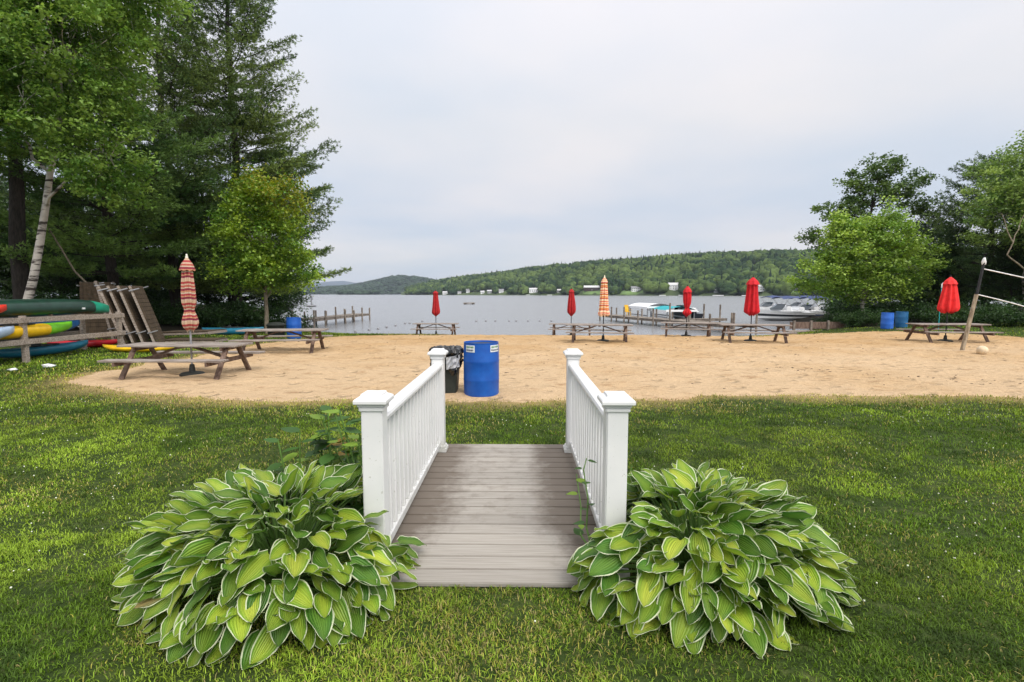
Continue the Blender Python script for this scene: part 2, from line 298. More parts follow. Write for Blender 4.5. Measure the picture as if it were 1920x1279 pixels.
def ground_mat():
    m = bpy.data.materials.new('lawn_soil'); m.use_nodes = True; t = m.node_tree; n = t.nodes.new; l = t.links.new
    b = t.nodes['Principled BSDF']; b.inputs['Roughness'].default_value = .95; b.inputs['Specular IOR Level'].default_value = .1
    tcn = n('ShaderNodeTexCoord')
    n1 = n('ShaderNodeTexNoise'); n1.inputs['Scale'].default_value = 9; n1.inputs['Detail'].default_value = 8; n1.inputs['Roughness'].default_value = .7; l(tcn.outputs['Object'], n1.inputs['Vector'])
    r = n('ShaderNodeValToRGB'); e0 = r.color_ramp.elements; e0[0].position = .3; e0[0].color = (.014, .024, .006, 1); e0[1].position = .72; e0[1].color = (.08, .095, .03, 1)
    q = e0.new(.5); q.color = (.032, .052, .012, 1)
    l(n1.outputs['Fac'], r.inputs[0])
    a = n('ShaderNodeAttribute'); a.attribute_name = 'Col'; sp_ = n('ShaderNodeSeparateColor'); l(a.outputs['Color'], sp_.inputs[0])
    m2 = n('ShaderNodeMix'); m2.data_type = 'RGBA'; l(sp_.outputs[0], m2.inputs[0]); l(r.outputs[0], m2.inputs[6]); m2.inputs[7].default_value = (.34, .25, .11, 1)
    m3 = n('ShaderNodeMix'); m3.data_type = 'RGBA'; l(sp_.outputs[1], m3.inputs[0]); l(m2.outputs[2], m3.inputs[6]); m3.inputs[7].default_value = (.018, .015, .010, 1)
    l(m3.outputs[2], b.inputs['Base Color'])
    n3 = n('ShaderNodeTexNoise'); n3.inputs['Scale'].default_value = 30; n3.inputs['Detail'].default_value = 6; l(tcn.outputs['Object'], n3.inputs['Vector'])
    bp = n('ShaderNodeBump'); bp.inputs['Distance'].default_value = .03; l(n3.outputs['Fac'], bp.inputs['Height']); l(bp.outputs[0], b.inputs['Normal'])
    MATS['lawn_soil'] = m
    m = bpy.data.materials.new('sand'); m.use_nodes = True; t = m.node_tree; n = t.nodes.new; l = t.links.new
    b = t.nodes['Principled BSDF']; b.inputs['Roughness'].default_value = .95; b.inputs['Specular IOR Level'].default_value = .15
    tcn = n('ShaderNodeTexCoord')
    n1 = n('ShaderNodeTexNoise'); n1.inputs['Scale'].default_value = .35; n1.inputs['Detail'].default_value = 6; n1.inputs['Roughness'].default_value = .6; l(tcn.outputs['Object'], n1.inputs['Vector'])
    s = n('ShaderNodeSeparateXYZ'); l(tcn.outputs['Object'], s.inputs[0])
    mr = n('ShaderNodeMapRange'); mr.inputs[1].default_value = 10; mr.inputs[2].default_value = 20; mr.inputs[3].default_value = .32; mr.inputs[4].default_value = 0; l(s.outputs['Y'], mr.inputs[0])
    ad = n('ShaderNodeMath'); ad.operation = 'ADD'; l(n1.outputs['Fac'], ad.inputs[0]); l(mr.outputs[0], ad.inputs[1])
    r = n('ShaderNodeValToRGB'); e0 = r.color_ramp.elements; e0[0].position = .35; e0[0].color = (.48, .305, .14, 1); e0[1].position = .8; e0[1].color = (.59, .43, .265, 1)
    l(ad.outputs[0], r.inputs[0])
    n2 = n('ShaderNodeTexNoise'); n2.inputs['Scale'].default_value = 60; n2.inputs['Detail'].default_value = 4; l(tcn.outputs['Object'], n2.inputs['Vector'])
    r2 = n('ShaderNodeValToRGB'); r2.color_ramp.elements[0].position = .3; r2.color_ramp.elements[0].color = (.78, .74, .7, 1); r2.color_ramp.elements[1].position = .6; r2.color_ramp.elements[1].color = (1, 1, 1, 1)
    l(n2.outputs['Fac'], r2.inputs[0])
    mp = n('ShaderNodeMapping'); mp.inputs['Scale'].default_value = (1.3, 2.8, 1); l(tcn.outputs['Object'], mp.inputs[0])
    n4 = n('ShaderNodeTexNoise'); n4.inputs['Scale'].default_value = 1.7; n4.inputs['Detail'].default_value = 6; n4.inputs['Roughness'].default_value = .72; l(mp.outputs[0], n4.inputs['Vector'])
    r4 = n('ShaderNodeValToRGB'); r4.color_ramp.elements[0].position = .30; r4.color_ramp.elements[0].color = (.62, .54, .46, 1); r4.color_ramp.elements[1].position = .46; r4.color_ramp.elements[1].color = (1, 1, 1, 1)
    l(n4.outputs['Fac'], r4.inputs[0])
    mm = n('ShaderNodeMix'); mm.data_type = 'RGBA'; mm.blend_type = 'MULTIPLY'; mm.inputs[0].default_value = 1; l(r.outputs[0], mm.inputs[6]); l(r2.outputs[0], mm.inputs[7])
    m5 = n('ShaderNodeMix'); m5.data_type = 'RGBA'; m5.blend_type = 'MULTIPLY'; m5.inputs[0].default_value = 1; l(mm.outputs[2], m5.inputs[6]); l(r4.outputs[0], m5.inputs[7])
    l(m5.outputs[2], b.inputs['Base Color'])
    n3 = n('ShaderNodeTexNoise'); n3.inputs['Scale'].default_value = 7; n3.inputs['Detail'].default_value = 7; n3.inputs['Roughness'].default_value = .65; l(tcn.outputs['Object'], n3.inputs['Vector'])
    bp = n('ShaderNodeBump'); bp.inputs['Distance'].default_value = .11; l(n3.outputs['Fac'], bp.inputs['Height']); vo = n('ShaderNodeTexVoronoi'); vo.inputs['Scale'].default_value = 2.3; l(tcn.outputs['Object'], vo.inputs['Vector'])
    vr = n('ShaderNodeMapRange'); vr.interpolation_type = 'SMOOTHSTEP'; vr.inputs[1].default_value = .10; vr.inputs[2].default_value = .34; l(vo.outputs['Distance'], vr.inputs[0])
    b2_ = n('ShaderNodeBump'); b2_.inputs['Distance'].default_value = .055; l(vr.outputs[0], b2_.inputs['Height']); l(bp.outputs[0], b2_.inputs['Normal']); l(b2_.outputs[0], b.inputs['Normal'])
    MATS['sand'] = m
ground_mat()

# ------------------------------------------------------------ helpers: meshes
def tag(o, label=None, cat=None, group=None, kind=None):
    if label: o['label'] = label
    if cat: o['category'] = cat
    if group: o['group'] = group
    if kind: o['kind'] = kind
    return o
def empty(name, loc=(0, 0, 0), rz=0, label=None, cat=None, group=None, rot=None, scale=None):
    o = bpy.data.objects.new(name, None); C.objects.link(o); o.location = loc
    o.rotation_euler = rot if rot else (0, 0, rz); o.empty_display_size = .1
    if scale: o.scale = scale
    return tag(o, label, cat, group)
def np_mesh(name, V, Fq, m, parent=None, col=None, uv=None, smooth=False):
    """V (n,3); Fq list of int arrays with the same vertex count per face"""
    me = bpy.data.meshes.new(name)
    V = np.asarray(V, dtype=np.float32); Fq = [np.asarray(f, dtype=np.int32) for f in Fq if len(f)]
    tot = sum(len(f) for f in Fq); nl = sum(f.size for f in Fq)
    me.vertices.add(len(V)); me.vertices.foreach_set('co', V.ravel())
    me.loops.add(nl); me.loops.foreach_set('vertex_index', np.concatenate([f.ravel() for f in Fq]))
    me.polygons.add(tot)
    ls = np.concatenate([np.full(len(f), f.shape[1]) for f in Fq]); st = np.concatenate([[0], np.cumsum(ls)[:-1]])
    me.polygons.foreach_set('loop_start', st.astype(np.int32))
    if smooth: me.polygons.foreach_set('use_smooth', np.ones(tot, dtype=bool))
    me.update(calc_edges=True)
    if col is not None:
        c = np.ones((len(V), 4), dtype=np.float32); c[:, :3] = col
        a = me.color_attributes.new('Col', 'FLOAT_COLOR', 'POINT'); a.data.foreach_set('color', c.ravel())
    if uv is not None:
        u = me.uv_layers.new(name='UVMap'); idx = np.concatenate([f.ravel() for f in Fq])
        u.data.foreach_set('uv', np.asarray(uv, dtype=np.float32)[idx].ravel())
    me.materials.append(MATS[m])
    o = bpy.data.objects.new(name, me); C.objects.link(o)
    if parent: o.parent = parent
    return o

class MB:
    def __init__(s): s.v = []; s.f = []
    def add(s, vs, fs):
        k = len(s.v); s.v += [tuple(v) for v in vs]; s.f += [tuple(k + i for i in f) for f in fs]
    def box(s, c, d, rot=None):
        hx, hy, hz = d[0] / 2, d[1] / 2, d[2] / 2
        vs = [Vector((x, y, z)) for x in (-hx, hx) for y in (-hy, hy) for z in (-hz, hz)]
        if rot is not None:
            if not isinstance(rot, Matrix): rot = Euler(rot).to_matrix()
            vs = [rot @ v for v in vs]
        c = Vector(c)
        s.add([v + c for v in vs], [(0, 1, 3, 2), (4, 6, 7, 5), (0, 4, 5, 1), (2, 3, 7, 6), (0, 2, 6, 4), (1, 5, 7, 3)]); return s
    def beam(s, a, b, w_, h, up=(0, 0, 1)):
        a = Vector(a); b = Vector(b); d = (b - a); ln = d.length; x = d.normalized(); y = Vector(up).cross(x).normalized(); z = x.cross(y)
        s.box((a + b) / 2, (ln, w_, h), Matrix((x, y, z)).transposed()); return s
    def tube(s, pts, rad, n=8, cap=True):
        pts = [Vector(p) for p in pts]
        if not hasattr(rad, '__len__'): rad = [rad] * len(pts)
        vs = []; fs = []; prev = None
        for i, p in enumerate(pts):
            d = (pts[min(i + 1, len(pts) - 1)] - pts[max(i - 1, 0)]).normalized()
            if prev is None: u = d.orthogonal().normalized()
            else: u = (prev - d * prev.dot(d)).normalized()
            prev = u; v = d.cross(u)
            for k in range(n):
                a = 2 * math.pi * k / n; vs.append(p + (u * math.cos(a) + v * math.sin(a)) * rad[i])
        for i in range(len(pts) - 1):
            for k in range(n):
                fs.append((i * n + k, i * n + (k + 1) % n, (i + 1) * n + (k + 1) % n, (i + 1) * n + k))
        if cap: fs.append(tuple(range(n - 1, -1, -1))); fs.append(tuple((len(pts) - 1) * n + k for k in range(n)))
        s.add(vs, fs); return s
    def lathe(s, prof, n=24, c=(0, 0, 0)):
        vs = []; fs = []; c = Vector(c)
        for z, r in prof:
            for k in range(n):
                a = 2 * math.pi * k / n; vs.append(c + Vector((r * math.cos(a), r * math.sin(a), z)))
        for i in range(len(prof) - 1):
            for k in range(n): fs.append((i * n + k, i * n + (k + 1) % n, (i + 1) * n + (k + 1) % n, (i + 1) * n + k))
        fs.append(tuple(range(n - 1, -1, -1))); fs.append(tuple((len(prof) - 1) * n + k for k in range(n)))
        s.add(vs, fs); return s
    def build(s, name, m, parent=None, bevel=0, smooth=False, seg=2):
        me = bpy.data.meshes.new(name); me.from_pydata(s.v, [], s.f); me.update()
        bm = bmesh.new(); bm.from_mesh(me)
        bmesh.ops.recalc_face_normals(bm, faces=bm.faces)
        if bevel: bmesh.ops.bevel(bm, geom=bm.edges[:], offset=bevel, segments=seg, affect='EDGES', clamp_overlap=True)
        if smooth:
            for f in bm.faces: f.smooth = True
        bm.to_mesh(me); bm.free()
        if smooth: 
            try: me.set_sharp_from_angle(angle=R(40))
            except Exception: pass
        me.materials.append(MATS[m]); o = bpy.data.objects.new(name, me); C.objects.link(o)
        if parent: o.parent = parent
        return o
def copy_tree(o, parent=None):
    c = o.copy(); C.objects.link(c)
    if parent: c.parent = parent
    for ch in list(o.children): copy_tree(ch, c)
    return c

# value noise in numpy
_g = np.random.default_rng(11).random((256, 256))
def vnoise(x, y):
    x = np.asarray(x, float); y = np.asarray(y, float)
    xi = np.floor(x).astype(int); yi = np.floor(y).astype(int); fx = x - xi; fy = y - yi
    fx = fx * fx * (3 - 2 * fx); fy = fy * fy * (3 - 2 * fy)
    g = lambda a, b: _g[a & 255, b & 255]
    return (g(xi, yi) * (1 - fx) + g(xi + 1, yi) * fx) * (1 - fy) + (g(xi, yi + 1) * (1 - fx) + g(xi + 1, yi + 1) * fx) * fy
def fbm(x, y, o=4):
    s = 0; a = .5; t = 0
    for k in range(o):
        s = s + a * vnoise(x * 2 ** k + 17.3 * k, y * 2 ** k + 5.1 * k); t += a; a *= .5
    return s / t

# ------------------------------------------------------------ terrain
WZ = -0.85
_sx = [-60, -34, -26, -20, -16.5, -13, -10, -5, 3, 8, 12, 16, 19, 22, 26, 34, 60, 90]
_sy = [90, 70, 52, 40, 34.5, 31, 29, 28.5, 28.3, 28.6, 27.5, 29.5, 33, 38, 50, 62, 75, 85]
_px = [-30, -4, 0, 1.5, 3.5, 6, 9, 13, 20, 28, 36]
_pz = [-3.2, -2.2, -.85, -.70, -.55, -.40, -.28, -.20, -.16, 0, .02]
def tz(x, y):
    x = np.asarray(x, float); y = np.asarray(y, float)
    s = np.interp(x, _sx, _sy) - y
    z = np.interp(s, _px, _pz)
    # the lawn between the beach and the path is level with the bridge deck
    zn = np.interp(y, [-5, 2, 5.1, 7.6, 10], [-.02, -.02, -.03, -.12, -.14])
    k = np.clip((12 - y) / 4, 0, 1); z = np.where(s > 8, z * (1 - k) + zn * k, z)
    z = z - .12 * np.exp(-((y - 3.8) / .75) ** 2) * np.clip(1 - np.abs(x + .13) / 7, 0, 1)
    z = z + np.where(s > 0, .025 * (fbm(x * .8 + 40, y * .8, 3) - .5) * np.clip(s / 2, 0, 1), 0)
    z = z + np.clip(-x - 13, 0, 30) * .015 * np.clip(s / 5, 0, 1)
    return z
def TZ(x, y): return float(tz(x, y))
SAND = np.array([(-4.2, 7.75), (-6.0, 8.15), (-7.5, 8.7), (-8.6, 9.6), (-9.0, 10.6), (-9.2, 12.2), (-9.0, 14), (-9.1, 17), (-8.6, 20), (-7.9, 23.4), (-6.2, 25.8), (-3.8, 27.3),
                 (-2, 30), (8, 30), (12, 29), (15.5, 28.0), (19.0, 25.0), (19.9, 20), (22, 17), (25, 12), (26, 8.1), (16, 8.15), (8, 8.25), (3.5, 8.2), (0.9, 7.75), (0, 7.7), (-1, 7.72)])
def sd_poly(x, y, P):
    """signed distance to polygon, positive inside"""
    x = np.asarray(x, float); y = np.asarray(y, float); d = np.full(x.shape, 1e9); ins = np.zeros(x.shape, bool)
    for i in range(len(P)):
        a = P[i]; b = P[(i + 1) % len(P)]; ex, ey = b - a; wx = x - a[0]; wy = y - a[1]
        t = np.clip((wx * ex + wy * ey) / (ex * ex + ey * ey), 0, 1); d = np.minimum(d, (wx - t * ex) ** 2 + (wy - t * ey) ** 2)
        c = ((a[1] > y) != (b[1] > y)) & (x < (b[0] - a[0]) * (y - a[1]) / ((b[1] - a[1]) if b[1] != a[1] else 1e-9) + a[0])
        ins ^= c
    return np.where(ins, 1, -1) * np.sqrt(d)
def sand_d(x, y):
    return sd_poly(x, y, SAND) + (fbm(np.asarray(x) * 1.6 + 3, np.asarray(y) * 1.6, 4) - .5) * .9 * np.clip((np.asarray(y) + 0) / 10, .55, 1)

def grid_mesh(xs, ys, zf):
    X, Y = np.meshgrid(xs, ys); V = np.stack([X, Y, zf(X, Y)], -1).reshape(-1, 3)
    nx = len(xs); i = np.arange(len(ys) - 1)[:, None] * nx + np.arange(nx - 1)[None, :]
    return V, np.stack([i, i + 1, i + nx + 1, i + nx], -1).reshape(-1, 4)
xs = np.concatenate([[-9000, -3000, -900, -300], np.linspace(-100, -32, 18), np.linspace(-30, 30, 241), np.linspace(33, 100, 18), [300, 900, 3000, 9000]])
ys = np.concatenate([[-120, -60, -30, -10], np.linspace(-4, 34, 191), np.linspace(35, 100, 40), [150, 300, 900, 3000, 9300]])
V, Fc = grid_mesh(xs, ys, tz)
sdv = sand_d(V[:, 0], V[:, 1]); straw = np.clip(1 + sdv / (.25 + .8 * fbm(V[:, 0] * 2.1, V[:, 1] * 2.1)), 0, 1)
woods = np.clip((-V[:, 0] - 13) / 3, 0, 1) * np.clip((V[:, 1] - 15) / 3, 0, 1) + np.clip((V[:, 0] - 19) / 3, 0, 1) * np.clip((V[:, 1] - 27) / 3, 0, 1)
# the patch of ground the beach lies on is sunk a little so that the two sheets never touch
V[:, 2] -= np.where(sdv > .12, .06, 0)
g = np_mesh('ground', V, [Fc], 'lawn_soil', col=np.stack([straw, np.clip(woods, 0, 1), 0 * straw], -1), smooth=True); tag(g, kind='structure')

# beach
xs = np.arange(-10.5, 27.5, .12); ys = np.arange(7.0, 31, .12)
def sz(x, y):
    d = sand_d(x, y)
    foot = (fbm(x * 2.6, y * 2.6, 3) - .5) * .10 + (fbm(x * 1.1 + 9, y * 1.1, 2) - .5) * .05
    return tz(x, y) + .012 + foot * np.clip(d / .5, 0, 1) - np.clip(-d, 0, .3) * .22 + .014 * np.clip(d / .3, 0, 1)
V, Fc = grid_mesh(xs, ys, sz); dv = sand_d(V[:, 0], V[:, 1]); keep = (dv[Fc] > -.12).any(1)
Fc = Fc[keep]; used, inv = np.unique(Fc, return_inverse=True); V = V[used]; Fc = inv.reshape(-1, 4)
b = np_mesh('beach_sand', V, [Fc], 'sand', smooth=True); tag(b, kind='structure')

# lake
V, Fc = grid_mesh(np.array([-9000, -1500, -300, -60, 0, 60, 300, 1500, 9000.]), np.array([24, 40, 80, 200, 600, 2000, 9290.]), lambda x, y: x * 0 + WZ)
wl = np_mesh('lake_water', V, [Fc], 'lake_water', smooth=True); tag(wl, kind='structure')

# ------------------------------------------------------------ hills beyond the lake
def hor_x(px): return (px - 973) / F
H_PX = [740, 775, 800, 850, 900, 1000, 1100, 1160, 1250, 1300, 1400, 1500, 1700, 1950, 2400, 3000]
H_PY = [552, 543, 537, 530, 524, 512, 503, 500, 494, 491, 488, 487, 488, 490, 500, 520]
S_D = [1500, 1350, 1250, 1150, 1080, 960, 850, 800, 740, 700, 640, 580, 500, 430, 380, 330]
def hill_z(px, r, d, yt):
    top = (552 - yt) / F * (d + 420); k = np.clip((r - d) / 420, 0, 2.5)
    s = np.where(k < 1, np.sin(np.clip(k, 0, 1) * np.pi / 2) ** 1.15, 1 - .25 * (k - 1))
    return WZ - .6 + top * s + np.clip(r - d, 0, 12) * .22
us = np.linspace(752, 3000, 160); ks = np.concatenate([np.linspace(-20, 60, 9), np.linspace(90, 420, 12), np.linspace(480, 1000, 6)])
U, K = np.meshgrid(us, ks); D = np.interp(U, H_PX, S_D); T = np.interp(U, H_PX, H_PY); Rr = D + K
D2 = D + 12 * np.sin(U * .06) + 8 * np.sin(U * .17)
Z = hill_z(U, Rr, D2, T); V = np.stack([hor_x(U) * Rr, Rr, Z], -1).reshape(-1, 3)
i = np.arange(len(ks) - 1)[:, None] * len(us) + np.arange(len(us) - 1)[None, :]
Fh = np.stack([i, i + 1, i + len(us) + 1, i + len(us)], -1).reshape(-1, 4)
mat('hill_ground', (.035, .055, .02), rough=.95, col2=(.07, .10, .03), scale=.02)
mat('far_lawn', (.12, .19, .06), rough=.95, var=.2, scale=.1)
mat('ridge', (.020, .034, .020), rough=.95, col2=(.036, .055, .030), scale=.01, spec=.1, detail=8)
h = np_mesh('wooded_hill', V, [Fh], 'hill_ground', smooth=True); tag(h, kind='structure')

def ico(sub):
    bm = bmesh.new(); bmesh.ops.create_icosphere(bm, subdivisions=sub, radius=1); v = np.array([q.co[:] for q in bm.verts]); f = np.array([[q.index for q in p.verts] for p in bm.faces]); bm.free(); return v, f
ICO1, ICO2 = ico(2), ico(3)
def crowns(P, RR, HH, cols, base, conif, r=rng):
    """lumpy tree crowns: P base points, RR radius, HH height"""
    bv, bf = base; n = len(P); nv = len(bv)
    Vv = np.repeat(bv[None], n, 0)
    jit = 1 + r.normal(0, .17, (n, nv, 1)); Vv = Vv * jit
    # conifers taper to a tip
    taper = np.clip(1 - (Vv[..., 2:3] + 1) / 2, .04, 1); Vc = np.concatenate([Vv[..., :2] * taper * 1.15, Vv[..., 2:3] * 1.0], -1)
    Vv = np.where(conif[:, None, None], Vc, Vv)
    Vv = Vv * np.stack([RR, RR, HH / 2], -1)[:, None, :]
    Vv[..., 2] += (HH / 2 * .95)[:, None]
    Vv = Vv + P[:, None, :]
    cc = np.repeat(cols[:, None, :], nv, 1) * (.8 + .4 * r.random((n, nv, 1)))
    ff = bf[None] + (np.arange(n) * nv)[:, None, None]
    return Vv.reshape(-1, 3), ff.reshape(-1, 3), cc.reshape(-1, 3)
houses_px = [(918, 543, 8), (1048, 543, 9), (1425, 543, 12), (862, 545, 7), (835, 545, 10), (876, 543, 9), (893, 541, 8), (905, 546, 7), (938, 540, 7), (947, 543, 8), (1000, 540, 15), (1108, 540, 30), (1190, 542, 16), (1262, 540, 24), (1340, 548, 10), (1487, 543, 20), (1380, 545, 8)]
def gap(px, d, r):
    g = np.zeros(px.shape, bool)
    for hx, hy, wd in houses_px:
        g |= (np.abs(px - hx) < wd * .5 + (6 if wd > 12 else 5)) & (r - d < 44)
    g |= (np.abs(px - 1185) < 26) & (r - d < 34); g |= (np.abs(px - 1115) < 26) & (r - d < 30)
    return g
n = 9500
pu = rng.uniform(762, 2100, n); k = rng.random(n) ** 1.25 * 470
k[:1500] = rng.uniform(2, 22, 1500)
d = np.interp(pu, H_PX, S_D); rr_ = d + k; ok = ~gap(pu, d, rr_)
pu, k, d, rr_ = pu[ok], k[ok], d[ok], rr_[ok]
d2 = d + 12 * np.sin(pu * .06) + 8 * np.sin(pu * .17)
z = hill_z(pu, rr_, d2, np.interp(pu, H_PX, H_PY)); ok = rr_ > d2 + 2; pu, k, rr_, z = pu[ok], k[ok], rr_[ok], z[ok]
n = len(pu); con = rng.random(n) < np.where((k > 380) & (pu > 1120) & (pu < 1310), .6, np.where(k > 380, .12, .14))
Rd = rng.uniform(4.5, 9, n); Hd = rng.uniform(10, 17, n); Hd = np.where(k < 30, Hd * .85, Hd); Rd[con] *= .55; Hd[con] *= 1.35
ms = fbm(pu * .02, k * .02, 3)[:, None]
lig = np.array([.088, .130, .034]); drk = np.array([.018, .040, .015]); cc = drk + (lig - drk) * np.clip(ms * 2.2 - .6 + rng.normal(0, .32, (n, 1)), 0, 1)
cc[con] = np.array([.012, .026, .015]) * rng.uniform(.8, 1.4, (con.sum(), 1))
Vv, ff, cl = crowns(np.stack([hor_x(pu) * rr_, rr_, z], -1), Rd, Hd, cc, ICO1, con)
fo = np_mesh('far_woodland', Vv, [ff], 'forest_far', col=cl, smooth=False); tag(fo, 'dense mixed green woods covering the low hill across the lake', 'woodland', kind='stuff')

# second, farther hill and low wooded spits
def ridge(name, pxs, pys, dist, depth, m, matn, kind='structure', rough=1.0, n=220):
    us = np.linspace(pxs[0], pxs[-1], n); t = np.interp(us, pxs, pys)
    ks = np.array([0, .25, .5, .75, 1, 1.4, 2.0]) ; prof = np.array([0, .42, .72, .92, 1, .9, .5])
    rows = []
    for kk, pf in zip(ks, prof):
        r_ = dist + depth * kk; top = (552 - t) / F * (dist + depth)
        zz = WZ - 1 + top * pf * (1 + rough * .10 * (fbm(us * .09 + kk * 7, kk * 3 + us * 0, 4) - .5)) + (rough * dist * .0016) * fbm(us * .8 + 3 * kk, us * 0 + kk * 9, 3)
        rows.append(np.stack([hor_x(us) * r_, us * 0 + r_, zz], -1))
    V = np.concatenate(rows); i = np.arange(len(ks) - 1)[:, None] * n + np.arange(n - 1)[None, :]
    o = np_mesh(name, V, [np.stack([i, i + 1, i + n + 1, i + n], -1).reshape(-1, 4)], matn, smooth=True); tag(o, kind=kind); return V
ridge('distant_hill', [-900, 200, 500, 560, 620, 660, 700, 735, 758, 780, 810, 850, 900, 1000, 1150], [538, 540, 541, 541, 540, 537, 529, 521, 519, 521, 526, 532, 536, 541, 552], 2400, 500, None, 'ridge')
mat('mountain', (.05, .07, .09), rough=.95, col2=(.07, .09, .11), scale=.002, spec=.05)
ridge('distant_mountains', [-2500, -500, 300, 560, 600, 622, 645, 665, 690, 720, 800, 950, 1200, 2600], [522, 528, 534, 534, 530, 528, 527, 531, 528, 535, 540, 530, 538, 520], 6800, 1200, None, 'mountain', rough=.4)
n = 2600; pu = np.concatenate([rng.uniform(540, 900, 1700), rng.uniform(640, 705, 300), rng.uniform(-200, 560, 600)]); k = rng.random(n) * 520
top = np.interp(pu, [-200, 500, 560, 620, 660, 700, 735, 758, 780, 810, 850, 900], [540, 541, 541, 540, 537, 529, 521, 519, 521, 526, 532, 536])
prof = np.interp(k / 500, [0, .25, .5, .75, 1, 1.4], [0, .42, .72, .92, 1, .9]); rr_ = 2400 + k
spit = np.zeros(n, bool); spit[1700:2000] = True; rr_[spit] = 1750 + rng.random(300) * 60
z = np.where(spit, WZ, WZ - 2 + (552 - top) / F * 2900 * prof)
cc = np.array([.030, .050, .026]) * rng.uniform(.6, 1.5, (n, 1)); Rd = rng.uniform(9, 18, n); Hd = rng.uniform(10, 17, n)
Vv, ff, cl = crowns(np.stack([hor_x(pu) * rr_, rr_, z], -1), Rd, Hd, cc, ico(1), np.zeros(n, bool))
fo = np_mesh('distant_woodland', Vv, [ff], 'forest_far', col=cl); tag(fo, 'dark hazy woods on the farther rounded hill and its shore', 'woodland', kind='stuff')
us = np.linspace(630, 715, 30)
V = np.concatenate([np.stack([hor_x(us) * q, us * 0 + q, us * 0 + zz], -1) for q, zz in ((1738, WZ - 1), (1745, WZ + .8), (1825, WZ + 1), (1835, WZ - 1))])
i = np.arange(3)[:, None] * 30 + np.arange(29)[None, :]
tag(np_mesh('wooded_spit', V, [np.stack([i, i + 1, i + 31, i + 30], -1).reshape(-1, 4)], 'hill_ground'), kind='structure')

# lawns and houses on the far shore
def far_ground(px, back):
    d = float(np.interp(px, H_PX, S_D)); d2 = d + 12 * math.sin(px * .06) + 8 * math.sin(px * .17); r_ = d2 + back
    return hor_x(px) * r_, r_, float(hill_z(px, r_, d2, np.interp(px, H_PX, H_PY)))
def lawn(px0, px1, b0, b1, name='shore_lawn'):
    us = np.linspace(px0, px1, 14); bs = np.linspace(b0, b1, 5); V = np.array([far_ground(u, q) for q in bs for u in us]); V[:, 2] += .5
    i = np.arange(4)[:, None] * 14 + np.arange(13)[None, :]
    tag(np_mesh(name, V, [np.stack([i, i + 1, i + 15, i + 14], -1).reshape(-1, 4)], 'far_lawn'), kind='structure')
lawn(1160, 1204, 4, 30); lawn(1092, 1138, 5, 26); lawn(1455, 1530, 4, 40)
def house(px, back, wd, dp, ht, roofh, wall, roof, label, rz=0, nwin=4, wing=None):
    x, y, z = far_ground(px, back); t = empty('shore_house', (x, y, z), rz, label, 'house')
    MB().box((0, 0, ht / 2 - .6), (wd, dp, ht + 1.2)).build('wall', wall, t)
    m = MB(); o = .5
    m.add([(-wd / 2 - o, -dp / 2 - o, ht), (wd / 2 + o, -dp / 2 - o, ht), (wd / 2 + o, dp / 2 + o, ht), (-wd / 2 - o, dp / 2 + o, ht), (-wd / 2 - o, 0, ht + roofh), (wd / 2 + o, 0, ht + roofh),
           ], [(0, 1, 5, 4), (2, 3, 4, 5), (0, 4, 3), (1, 2, 5), (3, 2, 1, 0)])
    rf = m.build('roof', roof, t); MB().box((wd * .25, dp * .15, ht + roofh), (.8, .8, 1.8)).build('chimney', 'house_grey', rf)
    for fl in range(1 if ht < 5 else 2):
        for q in range(nwin):
            xx = -wd / 2 + wd * (q + .5) / nwin
            MB().box((xx, -dp / 2 - .03, 1.7 + fl * 2.8), (1.1, .1, 1.3)).build('window', 'window_dark', t)
    MB().box((0, -dp / 2 - .04, 1.0), (1, .1, 2.1)).build('door', 'house_grey', t)
    if wing:
        MB().box((wd / 2 + wing / 2 - .1, 0, ht * .35), (wing, dp * .7, ht * .7)).build('porch', wall, t)
    return t
house(835, 10, 11, 8, 4, 2.5, 'house_white', 'roof_pale', 'leftmost small white house on the far shore')
house(878, 34, 8, 7, 5.5, 2.5, 'house_white', 'roof_grey', 'tall white cottage half hidden in trees right of the leftmost shore house')
house(905, 14, 8, 7, 4, 2, 'house_white', 'roof_pale', 'tiny pale boathouse close to the far waterline left of centre')
house(940, 26, 10, 8, 5, 2.5, 'house_white', 'roof_grey', 'pale cottage among far trees above the swimming raft')
house(1000, 22, 16, 10, 6, 3, 'house_white', 'roof_pale', 'wide pale two storey house with porch on the far shore between the slim red umbrellas', wing=4)
house(1108, 36, 26, 11, 5, 3.5, 'house_brown', 'roof_pale', 'long dark brown lodge with pale roof above a shore lawn', nwin=7)
house(1190, 24, 15, 10, 5.6, 3, 'house_white', 'roof_grey', 'white gabled house on a green lawn right of the orange striped umbrella', nwin=5)
house(1262, 34, 19, 12, 7, 4, 'house_white', 'roof_pale', 'largest white lakeside house with broad pale roof behind the boat canopies', nwin=5, wing=5)
house(1342, 14, 11, 8, 3.5, 2, 'house_grey', 'roof_pale', 'low grey boathouse on the far shore between two red umbrellas')
house(1487, 26, 9, 8, 9, 1.5, 'house_grey', 'roof_pale', 'tall narrow grey building beyond the moored boats', nwin=2)
house(862, 12, 8, 7, 3.6, 2, 'house_white', 'roof_grey', 'small low pale cottage between the leftmost shore house and the tall cottage')
house(918, 22, 9, 7, 4.2, 2.2, 'house_grey', 'roof_pale', 'small grey cottage just right of the tiny pale boathouse')
house(1048, 20, 9, 8, 4, 2.4, 'house_grey', 'roof_pale', 'grey cottage between the wide pale shore house and the dark lodge')
house(1425, 24, 12, 8, 5, 2.6, 'house_white', 'roof_pale', 'white house on the shore just right of the wide red umbrella', nwin=4)
